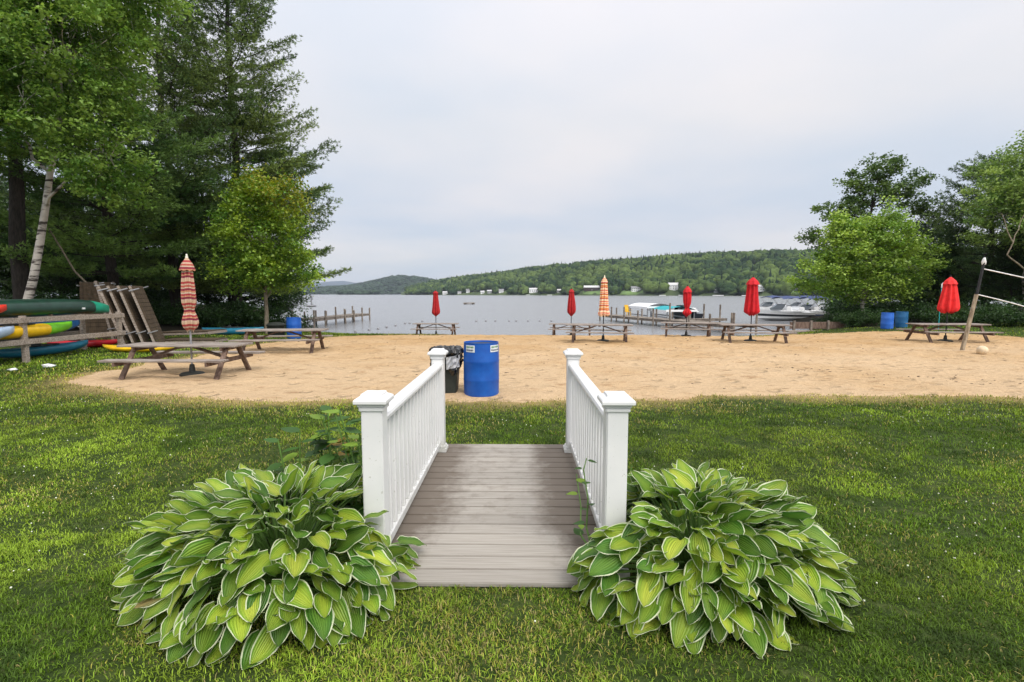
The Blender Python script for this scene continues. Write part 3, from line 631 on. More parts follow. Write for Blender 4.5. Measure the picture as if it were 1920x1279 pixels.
for i, (px, bk, w_) in enumerate([(990, -8, 7), (1030, -8, 9), (1240, -10, 9), (1275, -12, 8), (1343, -9, 14), (1393, -9, 9)]):
    x, y, z = far_ground(px, bk); t = empty('far_jetty', (x, y, WZ), 0, ['short pale jetty below the wide pale shore house', 'pale jetty right of the wide pale shore house', 'pale jetty left of the largest lakeside house',
        'pale jetty under the largest lakeside house', 'long white jetty in front of the grey boathouse', 'white jetty just left of the wide red umbrella'][i], 'jetty', 'jetties on the far shore')
    MB().box((0, 0, .7), (w_, 2.2, .7)).build('deck', 'boat_white', t)
    for sx in (-.45, .45): MB().box((sx * w_, -.7, 0), (.25, .25, 1.6)).build('pile', 'dock_wood', t)

# ------------------------------------------------------------ trees
def rot_frames(n, r, up=0.5):
    """random orthonormal frames with normals biased upward"""
    nrm = r.normal(size=(n, 3)); nrm[:, 2] = np.abs(nrm[:, 2]) + up; nrm /= np.linalg.norm(nrm, axis=1, keepdims=True)
    a = r.normal(size=(n, 3)); a -= nrm * (a * nrm).sum(1, keepdims=True); a /= np.linalg.norm(a, axis=1, keepdims=True)
    return a, np.cross(nrm, a), nrm
def leaves(P, size, cols, r, up=.5, asp=.6, fold=.12):
    n = len(P); a, b_, nn = rot_frames(n, r, up); s = (size * r.uniform(.65, 1.3, n))[:, None]
    V = np.stack([P - a * s * .5, P + b_ * s * asp * .5 + nn * s * fold, P + a * s * .5 - nn * s * fold, P - b_ * s * asp * .5 + nn * s * fold], 1).reshape(-1, 3)
    F4 = np.arange(n * 4).reshape(-1, 4); return V, F4, np.repeat(cols, 4, 0)
def limb(m, a, b, r0, r1, r, n=5, wob=.08, seg=5, sag=0):
    a = np.array(a, float); b = np.array(b, float); ln = np.linalg.norm(b - a); pts = []; rad = []
    for i in range(seg + 1):
        t = i / seg; p = a + (b - a) * t + r.normal(0, wob * ln, 3) * (0 if i in (0, seg) else .5); p[2] += sag * ln * math.sin(t * math.pi)
        pts.append(p); rad.append(r0 + (r1 - r0) * t)
    m.tube(pts, rad, n, cap=False); return pts
def decid(seed, height, blobs, nclu, per, leaf, ctint, ctint2, trunk_r, bark, lean=(0, 0), clump=.55, name='broadleaf_tree', trunk_top=.75, up=.5, asp=.65, sink=.3):
    """blobs: list of (cx,cy,cz,rx,ry,rz) ellipsoids of the crown"""
    r = np.random.default_rng(seed); t = empty(name)
    m = MB(); tp = np.array([lean[0] * trunk_top, lean[1] * trunk_top, height * trunk_top])
    pts = limb(m, (0, 0, -sink), tp, trunk_r, trunk_r * .3, r, n=10, wob=.015, seg=9)
    P = []; col = []
    vols = np.array([b_[3] * b_[4] * b_[5] for b_ in blobs]) ** .7; cnt = (vols / vols.sum() * nclu).astype(int) + 1
    for (bx, by, bz, rx, ry, rz_), c in zip(blobs, cnt):
        # a main limb to each lobe
        j = min(len(pts) - 1, max(2, int(np.clip((bz - rz_ * .6) / (height * trunk_top), .2, .95) * 9)))
        limb(m, pts[j], (bx, by, bz), trunk_r * .38, trunk_r * .1, r, n=6)
        dirs = r.normal(size=(c, 3)); dirs /= np.linalg.norm(dirs, axis=1, keepdims=True)
        rad = r.uniform(.12, 1.08, c) ** .5
        ce = np.array([bx, by, bz]) + dirs * rad[:, None] * np.array([rx, ry, rz_])
        tone = r.random(c)
        for q in range(c):
            if q % 4 == 0: limb(m, (bx + (ce[q][0] - bx) * .3, by + (ce[q][1] - by) * .3, bz - rz_ * .1), ce[q], trunk_r * .07, .004, r, n=3, seg=4, wob=.14)
            k = int(per * r.uniform(.6, 1.4)); cs = clump * r.uniform(.7, 1.3)
            off = r.normal(size=(k, 3)) * np.array([1, 1, .55]) * cs * .5; off[:, 2] -= .15 * cs * (off[:, 0] ** 2 + off[:, 1] ** 2)
            P.append(ce[q] + off); base = np.array(ctint) * (1 - tone[q]) + np.array(ctint2) * tone[q]
            col.append(base * r.uniform(.75, 1.3, (k, 1)))
    P = np.concatenate(P); col = np.concatenate(col)
    m.build('trunk', bark, t, smooth=True)
    V, F4, cc = leaves(P, leaf, col, r, up=up, asp=asp); np_mesh('crown', V, [F4], 'leaf', t, col=cc)
    return t
def pine(seed, height, base_h, reach, ct, ct2, trunk_r, name='pine_tree', whorl=.75, dens=1.0, needle=.17, shape=None, nb=5, side=None, droop=0.0, sink=.3, per=7, thick=.016, gapp=.12):
    """white pine: whorls of near level boughs with upturned tips carrying needle tufts"""
    r = np.random.default_rng(seed); t = empty(name); m = MB()
    pts = limb(m, (0, 0, -sink), (r.normal(0, .2), r.normal(0, .2), height), trunk_r, .03, r, n=9, wob=.008, seg=10)
    TP = []; TD = []; TT = []; h = base_h
    while h < height - .3:
        f = (h - base_h) / (height - base_h)
        Lh = reach * (shape(f) if shape else (1 - f) ** .75 * (.65 + .35 * min(1, f * 5)))
        k0 = r.uniform(0, 6.28)
        for q in range(nb):
            if r.random() < gapp: continue
            az = k0 + 6.283 * q / nb + r.normal(0, .25)
            if side is not None and math.cos(az - side) < -.2 and r.random() < .6: continue
            ln = max(.5, Lh * r.uniform(.6, 1.18)); rise = r.uniform(.0, .28) + .55 * f - droop
            d = np.array([math.cos(az), math.sin(az), 0]); sd = np.array([-d[1], d[0], 0]); a = np.array([0, 0, h]) + r.normal(0, .05, 3)
            bp = []
            nseg = 6
            for i in range(nseg + 1):
                u = i / nseg; p = a + d * ln * u + np.array([0, 0, ln * (rise * u - .10 * u + .16 * u ** 3)]) + sd * ln * .06 * math.sin(u * 4 + q); bp.append(p)
            m.tube(bp, [max(.008, trunk_r * .20 * (ln / reach) * (1 - i / nseg)) + .006 for i in range(nseg + 1)], 4, cap=False)
            tone = r.random()
            nl = int(6 + ln * 5.2 * dens)
            for s in range(nl):
                u = .28 + .72 * (s + r.random()) / nl; k = u * nseg; i = min(int(k), nseg - 1); p0 = bp[i] + (bp[i + 1] - bp[i]) * (k - i)
                sl = ln * .36 * (1.2 - u) * r.uniform(.5, 1.3) + .22; sg = 1 if s % 2 else -1
                dd = d * .75 + sd * sg * r.uniform(.5, 1.1) + np.array([0, 0, r.uniform(-.05, .30)]); dd /= np.linalg.norm(dd)
                m.tube([p0, p0 + dd * sl], [.012, .004], 3, cap=False)
                nt_ = max(2, int(sl / .12 * dens))
                for w_ in range(nt_):
                    TP.append(p0 + dd * sl * (w_ + 1) / nt_ + r.normal(0, .07, 3)); TD.append(dd + np.array([0, 0, .35])); TT.append(tone)
        h += whorl * r.uniform(.75, 1.25) * (1 - .3 * f)
    TP = np.array(TP); TD = np.array(TD); TT = np.array(TT); n = len(TP); K = per
    dirs = r.normal(size=(n, K, 3)) * .62 + TD[:, None, :]; dirs /= np.linalg.norm(dirs, axis=2, keepdims=True)
    sd = np.cross(dirs, r.normal(size=(n, K, 3))); sd /= np.linalg.norm(sd, axis=2, keepdims=True) + 1e-9
    ln = needle * r.uniform(.7, 1.2, (n, K, 1)); p = TP[:, None, :] + dirs * 0
    V = np.stack([p - sd * thick * .5, p + dirs * ln * .55 + sd * thick, p + dirs * ln, p + dirs * ln * .5 - sd * thick], 2).reshape(-1, 3)
    col = (np.array(ct) * (1 - TT[:, None]) + np.array(ct2) * TT[:, None])[:, None, :] * r.uniform(.7, 1.3, (n, K, 1)); col = np.repeat(col.reshape(-1, 3), 4, 0)
    m.build('trunk', 'bark_dark', t, smooth=True)
    np_mesh('crown', V, [np.arange(len(V)).reshape(-1, 4)], 'needle', t, col=col)
    return t
def put(t, x, y, rz=0, s=1, label=None, cat='tree', group=None, z=None):
    t.location = (x, y, TZ(x, y) if z is None else z); t.rotation_euler[2] = rz; t.scale = (s, s, s) if not hasattr(s, '__len__') else s
    if label: tag(t, label, cat, group)
    return t
def X(px, y): return (px - 973) / F * y

PG1, PG2 = (.055, .105, .030), (.19, .26, .065)
LG1, LG2 = (.040, .085, .018), (.115, .19, .035)
# --- left wood
pA = pine(21, 26, 2.0, 8.8, PG1, PG2, .34, shape=lambda f: (1 - f) ** 1.1 * (.7 + .3 * min(1, f * 5)), whorl=.72, nb=6, dens=1.0, gapp=.12, needle=.21, thick=.02)
put(pA, X(445, 32), 32, 0, 1, 'tallest white pine whose long boughs reach over the lake on the left', group='white pines of the left wood')
pB = pine(22, 22, 2.0, 7.0, PG1, PG2, .30, whorl=.95, nb=4, dens=1.0, needle=.21, thick=.02, gapp=.25)
put(pB, X(330, 29), 29, .5, 1, 'white pine with straight dark trunk behind the striped umbrella', group='white pines of the left wood')
pC = pine(23, 13, 2.6, 6.8, (.05, .11, .03), (.16, .26, .06), .28, whorl=.7, nb=6, dens=1.2, droop=.10, needle=.19, thick=.018)
put(pC, X(205, 24), 24, 0, 1, 'pine with low sweeping level boughs behind the leaning dock sections', group='white pines of the left wood')
def leftbirch():
    bl = [(1.6, -.6, 11.5, 3.6, 3.0, 3.4), (3.6, -1.5, 9.0, 2.4, 2.2, 3.2), (4.2, -.8, 6.3, 1.2, 1.4, 2.0), (-1.5, -1.2, 9.2, 3.0, 2.4, 2.6), (.6, -1.0, 8.0, 2.6, 2.2, 2.0), (-3.6, -.5, 11.0, 2.5, 2.4, 3.0), (2.6, -2.2, 12.6, 3.2, 2.4, 2.4), (5.2, -.8, 11.6, 2.0, 2, 2.4)]
    return decid(31, 14, bl, 1450, 100, .125, (.075, .17, .028), (.27, .41, .085), .145, 'birch_bark', lean=(4.6, -.4), clump=.42, name='birch_tree')
bt = leftbirch(); put(bt, X(14, 17), 17, 0, 1, 'leaning white barked birch with a big leafy crown at the left edge')
mp_ = decid(33, 7.6, [(0, 0, 4.6, 2.5, 2.2, 2.2), (1.0, -.3, 6.0, 1.7, 1.7, 1.5), (-1.2, .2, 5.8, 1.6, 1.6, 1.5), (.9, .3, 3.2, 2.2, 2.0, 1.2), (-.6, -.2, 3.1, 2.0, 1.8, 1.1), (0.2, 0, 6.9, 1.2, 1.2, .9)], 330, 70, .15,
          (.09, .20, .030), (.31, .43, .055), .13, 'bark_grey', clump=.55, name='maple_tree', up=1.0, asp=.85)
# yellower leaves towards its top right
put(mp_, X(497, 24), 24, 0, (.86, .86, 1), 'round green maple with yellower top beside the blue barrel on the left')
cr_ = mp_.children[1] if mp_.children[1].name.startswith('crown') else mp_.children[0]
me = cr_.data; nV = len(me.vertices); co = np.empty(nV * 3, np.float32); me.vertices.foreach_get('co', co); co = co.reshape(-1, 3)
ca = me.color_attributes['Col']; cv = np.empty(nV * 4, np.float32); ca.data.foreach_get('color', cv); cv = cv.reshape(-1, 4)
cen = co.reshape(-1, 4, 3).mean(1); wgt = np.clip((cen[:, 2] - 5.6 + .5 * cen[:, 0]) / 1.6, 0, 1) * (rng.random(len(cen)) < .55); wgt = np.repeat(wgt, 4)[:, None]
cv[:, :3] = cv[:, :3] * (1 - wgt) + np.array([.26, .27, .03]) * wgt; ca.data.foreach_set('color', cv.ravel())
# big dark trunk pine at far left
pD = pine(24, 20, 7.5, 5.5, PG1, PG2, .32, whorl=.9, nb=5); put(pD, X(30, 20), 20, 0, 1, 'thick dark trunked pine left of the leaning birch', group='white pines of the left wood')
# filler trees and undergrowth behind
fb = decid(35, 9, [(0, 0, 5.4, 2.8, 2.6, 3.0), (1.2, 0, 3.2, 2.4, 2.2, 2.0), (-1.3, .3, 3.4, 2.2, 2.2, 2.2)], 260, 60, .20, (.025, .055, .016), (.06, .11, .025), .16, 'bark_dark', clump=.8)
put(fb, X(70, 33), 33, 0, 1, 'dim broadleaf tree in the wood, first behind the birch trunk', group='dim trees deep in the left wood')
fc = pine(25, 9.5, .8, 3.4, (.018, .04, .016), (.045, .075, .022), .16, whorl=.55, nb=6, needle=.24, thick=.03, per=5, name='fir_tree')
put(fc, X(290, 36), 36, 0, 1, 'dim fir deep in the wood behind the dock sections', group='dim trees deep in the left wood')
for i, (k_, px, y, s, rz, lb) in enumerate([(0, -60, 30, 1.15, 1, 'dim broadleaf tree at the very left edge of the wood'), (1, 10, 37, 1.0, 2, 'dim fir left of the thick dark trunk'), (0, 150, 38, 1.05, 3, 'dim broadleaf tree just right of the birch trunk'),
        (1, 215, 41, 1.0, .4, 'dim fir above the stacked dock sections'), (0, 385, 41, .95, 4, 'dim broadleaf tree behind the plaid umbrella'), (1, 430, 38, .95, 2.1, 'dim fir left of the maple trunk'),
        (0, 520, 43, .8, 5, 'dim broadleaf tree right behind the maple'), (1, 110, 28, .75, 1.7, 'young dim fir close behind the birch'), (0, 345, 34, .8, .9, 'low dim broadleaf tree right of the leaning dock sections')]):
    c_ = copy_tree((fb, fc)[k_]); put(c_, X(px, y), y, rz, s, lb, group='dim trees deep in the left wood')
def shrub(seed, w_, h_, c1, c2, leaf=.12, n=60, per=45):
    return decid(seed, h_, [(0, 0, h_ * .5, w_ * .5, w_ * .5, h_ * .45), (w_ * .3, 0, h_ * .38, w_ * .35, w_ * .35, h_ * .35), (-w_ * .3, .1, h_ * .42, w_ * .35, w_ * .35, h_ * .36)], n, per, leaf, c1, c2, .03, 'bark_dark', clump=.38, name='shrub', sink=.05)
sh = shrub(41, 2.6, 1.6, (.02, .05, .014), (.06, .12, .03)); put(sh, X(330, 27), 27, 0, 1, 'dark leafy shrub right of the dock sections', 'shrub', 'undergrowth shrubs of the left wood')
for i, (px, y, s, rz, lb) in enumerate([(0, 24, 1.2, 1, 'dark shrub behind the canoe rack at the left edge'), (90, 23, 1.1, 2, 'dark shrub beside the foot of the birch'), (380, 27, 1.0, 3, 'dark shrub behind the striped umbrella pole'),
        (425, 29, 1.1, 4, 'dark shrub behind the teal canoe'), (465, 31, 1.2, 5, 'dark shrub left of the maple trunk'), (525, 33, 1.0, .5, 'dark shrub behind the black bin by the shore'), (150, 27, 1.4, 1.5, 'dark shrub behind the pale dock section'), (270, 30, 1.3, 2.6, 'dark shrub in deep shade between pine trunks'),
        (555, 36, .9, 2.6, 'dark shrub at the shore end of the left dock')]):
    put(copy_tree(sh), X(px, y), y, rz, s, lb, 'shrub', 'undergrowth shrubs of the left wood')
# leaning dead stem beside the birch
m = MB(); limb(m, (X(95, 19), 19, 4.0), (X(205, 21), 21, .2), .03, .05, np.random.default_rng(3), n=5, wob=.02)
tag(m.build('dead_branch', 'bark_grey'), 'bare grey dead branch slanting down from the birch to the dock sections', 'branch')

# --- right side trees
rb = decid(51, 8.6, [(0, 0, 4.6, 3.0, 2.6, 2.4), (1.0, 0, 5.8, 1.6, 1.6, 1.5), (-1.6, 0, 5.2, 1.4, 1.5, 1.5), (2.9, -.2, 3.7, 1.8, 1.6, 1.6), (-2.6, 0, 3.1, 2.0, 1.8, 1.6), (.3, 0, 2.4, 2.6, 2.2, 1.1), (1.3, 0, 7.0, .8, .8, .9), (-1.9, 0, 6.5, .6, .6, .7)], 420, 75, .16,
           (.12, .23, .035), (.36, .49, .09), .12, 'birch_bark', clump=.58, name='poplar_tree', up=.7, asp=.8)
put(rb, X(1612, 33), 33, 0, 1, 'bright green broadleaf tree behind the two blue barrels on the right')
rp = decid(52, 12.0, [(.5, 0, 10.5, 1.5, 1.4, 1.3), (-1.4, 0, 9.5, 1.2, 1.1, 1.0), (2.5, 0, 9.5, 1.2, 1.1, 1.1), (.6, 0, 8.7, 2.5, 1.8, 1.0), (3.2, 0, 7.9, 1.1, 1.0, .7), (-3.0, 0, 7.6, 1.0, 1.0, .8), (-3.8, 0, 5.8, 1.2, 1.1, .7), (-1.7, 0, 7.6, 1.2, 1.1, 1.0), (0, 0, 6.2, 2.4, 2, 1.2)], 250, 52, .19,
           (.045, .09, .026), (.13, .20, .045), .17, 'bark_dark', clump=.46, name='locust_tree', up=.4)
put(rp, X(1614, 37), 37, 0, 1, 'dark ragged leafed tree rising above the bright green tree on the right')
rq = pine(53, 10.6, 1.2, 5.6, (.045, .09, .034), (.14, .21, .06), .26, whorl=.75, nb=6, needle=.2, thick=.02, shape=lambda f: (1 - f) ** .5)
put(rq, X(1835, 35), 35, 2, 1, 'broad dark pine behind the leaning net pole')
rr = decid(54, 11.5, [(0, 0, 8.2, 3.2, 2.6, 2.6), (-1.6, 0, 6.2, 2.0, 2.0, 2.0), (2.0, 0, 9.5, 2.4, 2.2, 2.2), (1.8, 0, 5.6, 2.6, 2.2, 2.2), (.2, 0, 10.2, 1.6, 1.4, 1.2)], 380, 62, .17, (.10, .19, .045), (.32, .43, .11), .13, 'birch_bark', clump=.6, name='birch_tree', up=.6)
put(rr, X(1905, 30), 30, 0, 1, 'tall birch with pale bent stems at the right edge')
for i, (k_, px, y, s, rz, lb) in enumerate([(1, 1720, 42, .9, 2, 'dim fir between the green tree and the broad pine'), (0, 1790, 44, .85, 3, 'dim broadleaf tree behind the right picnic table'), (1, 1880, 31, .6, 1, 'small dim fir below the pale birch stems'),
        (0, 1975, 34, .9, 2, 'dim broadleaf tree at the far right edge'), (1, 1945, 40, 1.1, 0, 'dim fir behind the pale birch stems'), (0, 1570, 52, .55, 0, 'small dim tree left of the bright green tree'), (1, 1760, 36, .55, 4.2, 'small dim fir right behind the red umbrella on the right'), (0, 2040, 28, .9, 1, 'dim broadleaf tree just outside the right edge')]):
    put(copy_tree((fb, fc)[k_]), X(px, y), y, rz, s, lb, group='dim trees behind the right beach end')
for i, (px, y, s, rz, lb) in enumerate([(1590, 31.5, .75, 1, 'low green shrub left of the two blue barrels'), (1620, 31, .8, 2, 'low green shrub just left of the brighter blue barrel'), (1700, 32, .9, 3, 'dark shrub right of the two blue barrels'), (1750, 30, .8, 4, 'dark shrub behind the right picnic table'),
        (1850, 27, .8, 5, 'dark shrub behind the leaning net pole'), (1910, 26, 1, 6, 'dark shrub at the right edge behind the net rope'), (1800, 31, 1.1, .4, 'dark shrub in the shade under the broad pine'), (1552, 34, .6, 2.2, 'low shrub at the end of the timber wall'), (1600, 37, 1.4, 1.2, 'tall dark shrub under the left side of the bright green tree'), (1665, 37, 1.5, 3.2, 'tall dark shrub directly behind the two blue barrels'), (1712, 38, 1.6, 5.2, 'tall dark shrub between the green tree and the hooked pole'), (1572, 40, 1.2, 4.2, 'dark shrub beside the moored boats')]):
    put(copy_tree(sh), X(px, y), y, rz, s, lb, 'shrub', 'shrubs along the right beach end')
# hanging bare birch limb at right
m = MB(); r3 = np.random.default_rng(5)
limb(m, aty(1925, 508, 24), aty(1888, 478, 24), .035, .03, r3, n=6, wob=.02); limb(m, aty(1888, 478, 24), aty(1900, 455, 24), .03, .025, r3, n=6, wob=.02)
limb(m, aty(1900, 455, 24), aty(1878, 400, 24.5), .026, .012, r3, n=5, wob=.03); limb(m, aty(1900, 455, 24), aty(1925, 390, 24.5), .022, .01, r3, n=5, wob=.03)
limb(m, aty(2040, 520, 24), aty(1925, 508, 24), .05, .035, r3, n=6, wob=.02)
limb(m, aty(2040, 520, 24), (aty(2040, 520, 24).x, 24.0, TZ(aty(2040, 520, 24).x, 24) - .2), .09, .13, r3, n=7, wob=.02)
tag(m.build('bent_birch', 'bark_grey', smooth=True), 'bare pale bent birch stem reaching in from the right edge', 'tree')

# ------------------------------------------------------------ footbridge
BX = -.131; HW = .655; Y0 = 2.55; Y1 = 5.02; YP0 = 2.67; YP1 = 4.83
br = empty('footbridge', (BX, Y0, 0), 0, 'small white railed footbridge with grey decking in the foreground', 'footbridge')
def loc(x, y, z): return (x - BX, y - Y0, z)
m = MB(); cols = []; y = Y0; rr0 = np.random.default_rng(4)
while y < Y1 - .05:
    wd = .1315; k = len(m.v); m.box((0, y - Y0 + wd / 2, -.0125 + rr0.normal(0, .0006)), (1.475, wd, .025)); y += wd + .0075
dk = m.build('decking', 'decking', br, bevel=.004, seg=2)
nv = len(dk.data.vertices); co = np.empty(nv * 3, np.float32); dk.data.vertices.foreach_get('co', co); co = co.reshape(-1, 3)
bi = np.clip(((co[:, 1]) / .139).astype(int), 0, 30); tone = rr0.uniform(.88, 1.08, 31)[bi]; cvv = np.ones((nv, 4), np.float32); cvv[:, :3] = tone[:, None]
a_ = dk.data.color_attributes.new('Col', 'FLOAT_COLOR', 'POINT'); a_.data.foreach_set('color', cvv.ravel())
m = MB()
for sx in (-.69, 0, .69): m.box((sx, (Y1 - Y0) / 2, -.10), (.045, Y1 - Y0 - .03, .14))
m.box((0, .008, -.10), (1.44, .03, .13)); m.build('joist', 'old_wood', br)
# material of the decking is laid out in bridge coordinates (x from the middle, y from 2.55 in front)
for nd in MATS['decking'].node_tree.nodes:
    if nd.type == 'MAP_RANGE' and abs(nd.inputs[1].default_value - 2.8) < .01: nd.inputs[1].default_value = .25; nd.inputs[2].default_value = .75
def post(x, y):
    h = .922
    p = MB().box(loc(x, y, h / 2 - .01), (.114, .114, h + .02)).build('post', 'vinyl', br, bevel=.006)
    m = MB(); m.box(loc(x, y, h + .008), (.132, .132, .026)); m.box(loc(x, y, h + .028), (.146, .146, .016)); m.build('cap_moulding', 'vinyl', p, bevel=.005)
    m = MB(); lx, ly, _ = loc(x, y, 0); zz = h + .036
    def fr(prof):
        vs = []; fs = []
        for z_, r_ in prof: vs += [(lx - r_, ly - r_, z_), (lx + r_, ly - r_, z_), (lx + r_, ly + r_, z_), (lx - r_, ly + r_, z_)]
        for i in range(len(prof) - 1):
            for k in range(4): fs.append((i * 4 + k, i * 4 + (k + 1) % 4, i * 4 + 4 + (k + 1) % 4, i * 4 + 4 + k))
        fs.append((3, 2, 1, 0)); q = (len(prof) - 1) * 4; fs.append((q, q + 1, q + 2, q + 3)); m.add(vs, fs)
    fr([(zz, .085), (zz + .004, .088), (zz + .020, .088), (zz + .026, .084), (zz + .038, .064), (zz + .040, .058), (zz + .050, .056), (zz + .053, .052)])
    m.build('post_cap', 'vinyl', p, bevel=.002, seg=1)
    m = MB(); fr_z = .0
    m.box(loc(x, y, .020), (.160, .160, .040)); m.box(loc(x, y, .050), (.136, .136, .022)); m.build('post_skirt', 'vinyl', p, bevel=.006)
for sx in (-1, 1):
    x = BX + sx * HW
    for y in (YP0, YP1): post(x, y)
    a, b_ = YP0 + .057, YP1 - .057
    m = MB()
    # bread-loaf top rail with flat underside
    pr = [(-.045, 0), (.045, 0), (.047, .018), (.040, .034), (.022, .044), (0, .047), (-.022, .044), (-.040, .034), (-.047, .018)]
    vs = [(x - BX + u, yy - Y0, .835 + v) for yy in (a, b_) for u, v in pr]; k = len(pr)
    m.add(vs, [(i, (i + 1) % k, k + (i + 1) % k, k + i) for i in range(k)] + [tuple(range(k - 1, -1, -1)), tuple(range(k, 2 * k))])
    m.box((x - BX, (a + b_) / 2 - Y0, .826), (.050, b_ - a, .022))
    m.build('top_rail', 'vinyl', br)
    MB().box((x - BX, (a + b_) / 2 - Y0, .085), (.050, b_ - a, .055)).build('bottom_rail', 'vinyl', br, bevel=.004)
    nb_ = 17
    for q in range(nb_):
        yy = a + (b_ - a) * (q + .7) / (nb_ + .4)
        MB().box((x - BX, yy - Y0, (.112 + .815) / 2), (.034, .034, .815 - .112)).build('baluster', 'vinyl', br, bevel=.004, seg=1)

# ------------------------------------------------------------ hostas
def hosta(cx, cy, seed, label, n=540, RX=.60, RY=.56, H=.41, tint=0, avoid=None):
    r = np.random.default_rng(seed); t = empty('hosta', (cx, cy, TZ(cx, cy)), 0, label, 'hosta plant', 'variegated hostas at the foot of the footbridge')
    NA, NS = 7, 11; s = np.linspace(0, 1, NS); u = np.linspace(-1, 1, NA); S, U = np.meshgrid(s, u, indexing='ij')
    Vs = []; Cs = []; st = MB(); idx = 0; UV = np.stack([U * .5 + .5, S], -1).reshape(-1, 2); UVs = []
    i2 = np.arange(NS - 1)[:, None] * NA + np.arange(NA - 1)[None, :]; Fl = np.stack([i2, i2 + 1, i2 + NA + 1, i2 + NA], -1).reshape(-1, 4); Fs = []
    for i in range(n):
        q = ((i + .5) / n) ** .55; phi = i * 2.39996 + r.normal(0, .12)
        th = q * math.pi / 2 * 1.02
        rr1 = math.sin(th) * (1 + .07 * math.sin(phi * 3 + seed)); Lf = r.uniform(.12, .205) * (1 - .10 * (q < .3)); Wf = Lf * r.uniform(.32, .40)
        P = Vector((RX * rr1 * math.cos(phi) * .93, RY * rr1 * math.sin(phi) * .93, .06 + H * max(0, math.cos(th)) ** .75 + r.normal(0, .022)))
        al = R(42) - R(74) * q ** 1.1 + r.normal(0, .34)
        az = phi + r.normal(0, .42)
        D = Vector((math.cos(az) * math.cos(al), math.sin(az) * math.cos(al), math.sin(al))); Sd = Vector((-math.sin(az), math.cos(az), 0)); Nn = D.cross(Sd); Nn = -Nn if Nn.z < 0 else Nn
        roll = r.normal(0, .45); Sd2 = Sd * math.cos(roll) + Nn * math.sin(roll); Nn = D.cross(Sd2); Nn = -Nn if Nn.dot(Vector((0, 0, 1))) < 0 and al > -1.2 else Nn
        wv = Wf * 1.82 * (S + .010) ** .40 * (1 - S) ** .70
        back = -.10 * Lf * (np.abs(U) ** 1.4) * (1 - S) ** 6      # heart shaped base lobes
        lx = U * wv * .93; curl = r.uniform(.10, .34); dro = r.uniform(.0, .26)
        ly = S * Lf + back; ph = r.uniform(0, 6.28)
        lz = np.abs(U) ** 1.3 * wv * curl + .035 * Lf * np.sin(S * 11 + ph + U) * U ** 2 - dro * Lf * S ** 2 * .6 + r.uniform(-.1, .12) * lx * S
        Dn = np.array(D); Sn = np.array(Sd2); NN = np.array(Nn)
        W = np.array(P)[None, None] + lx[..., None] * Sn + ly[..., None] * Dn + lz[..., None] * NN
        W[..., 2] = np.maximum(W[..., 2], .012 + .02 * r.random())
        wx = W + np.array([cx, cy, 0])
        if avoid is not None and avoid(wx.reshape(-1, 3)): continue
        Vs.append(W.reshape(-1, 3)); UVs.append(UV); Fs.append(Fl + idx); idx += NA * NS
        k = r.random(); base = np.array([.40, .52, .05]) * (1 - k) + np.array([.10, .225, .03]) * k
        if r.random() < .12: base = np.array([.50, .58, .07])
        if r.random() < .004: base = np.array([.34, .26, .09])
        Cs.append(np.repeat(base[None] * r.uniform(.8, 1.2), NA * NS, 0))
        if i % 2 == 0: st.tube([(P.x * .12, P.y * .12, 0), (P.x * .6, P.y * .6, P.z * .72), tuple(P)], [.006, .005, .004], 5, cap=False)
    np_mesh('foliage', np.concatenate(Vs), [np.concatenate(Fs)], 'hosta_leaf', t, col=np.concatenate(Cs), uv=np.concatenate(UVs), smooth=True)
    st.build('leaf_stalks', 'stalk', t, smooth=True)
    return t
mat('stalk', (.10, .19, .04), rough=.6, var=.2)
def av(side):
    def f(W):
        x, y, z = W.T
        xl = BX + side * HW
        if side < 0:
            bad = (x > xl - .08) & (y > YP0 - .07) & (z < 1) & (x < xl + .08)
            bad |= (x > xl + .08) & (y > YP0 + .2)
        else:
            bad = (x < xl + .08) & (y > YP0 - .07) & (x > xl - .08); bad |= (x < xl - .08) & (y > YP0 + .1)
        deck = (np.abs(x - BX) < .74) & (y > Y0) & (z < .02)
        return bad.any() or deck.sum() > 6
    return f
hosta(-1.30, 2.64, 5, 'large white edged hosta left of the footbridge entrance', RX=.71, RY=.61, avoid=av(-1))
hosta(.985, 2.68, 9, 'large white edged hosta right of the footbridge entrance', RX=.63, RY=.56, avoid=av(1))

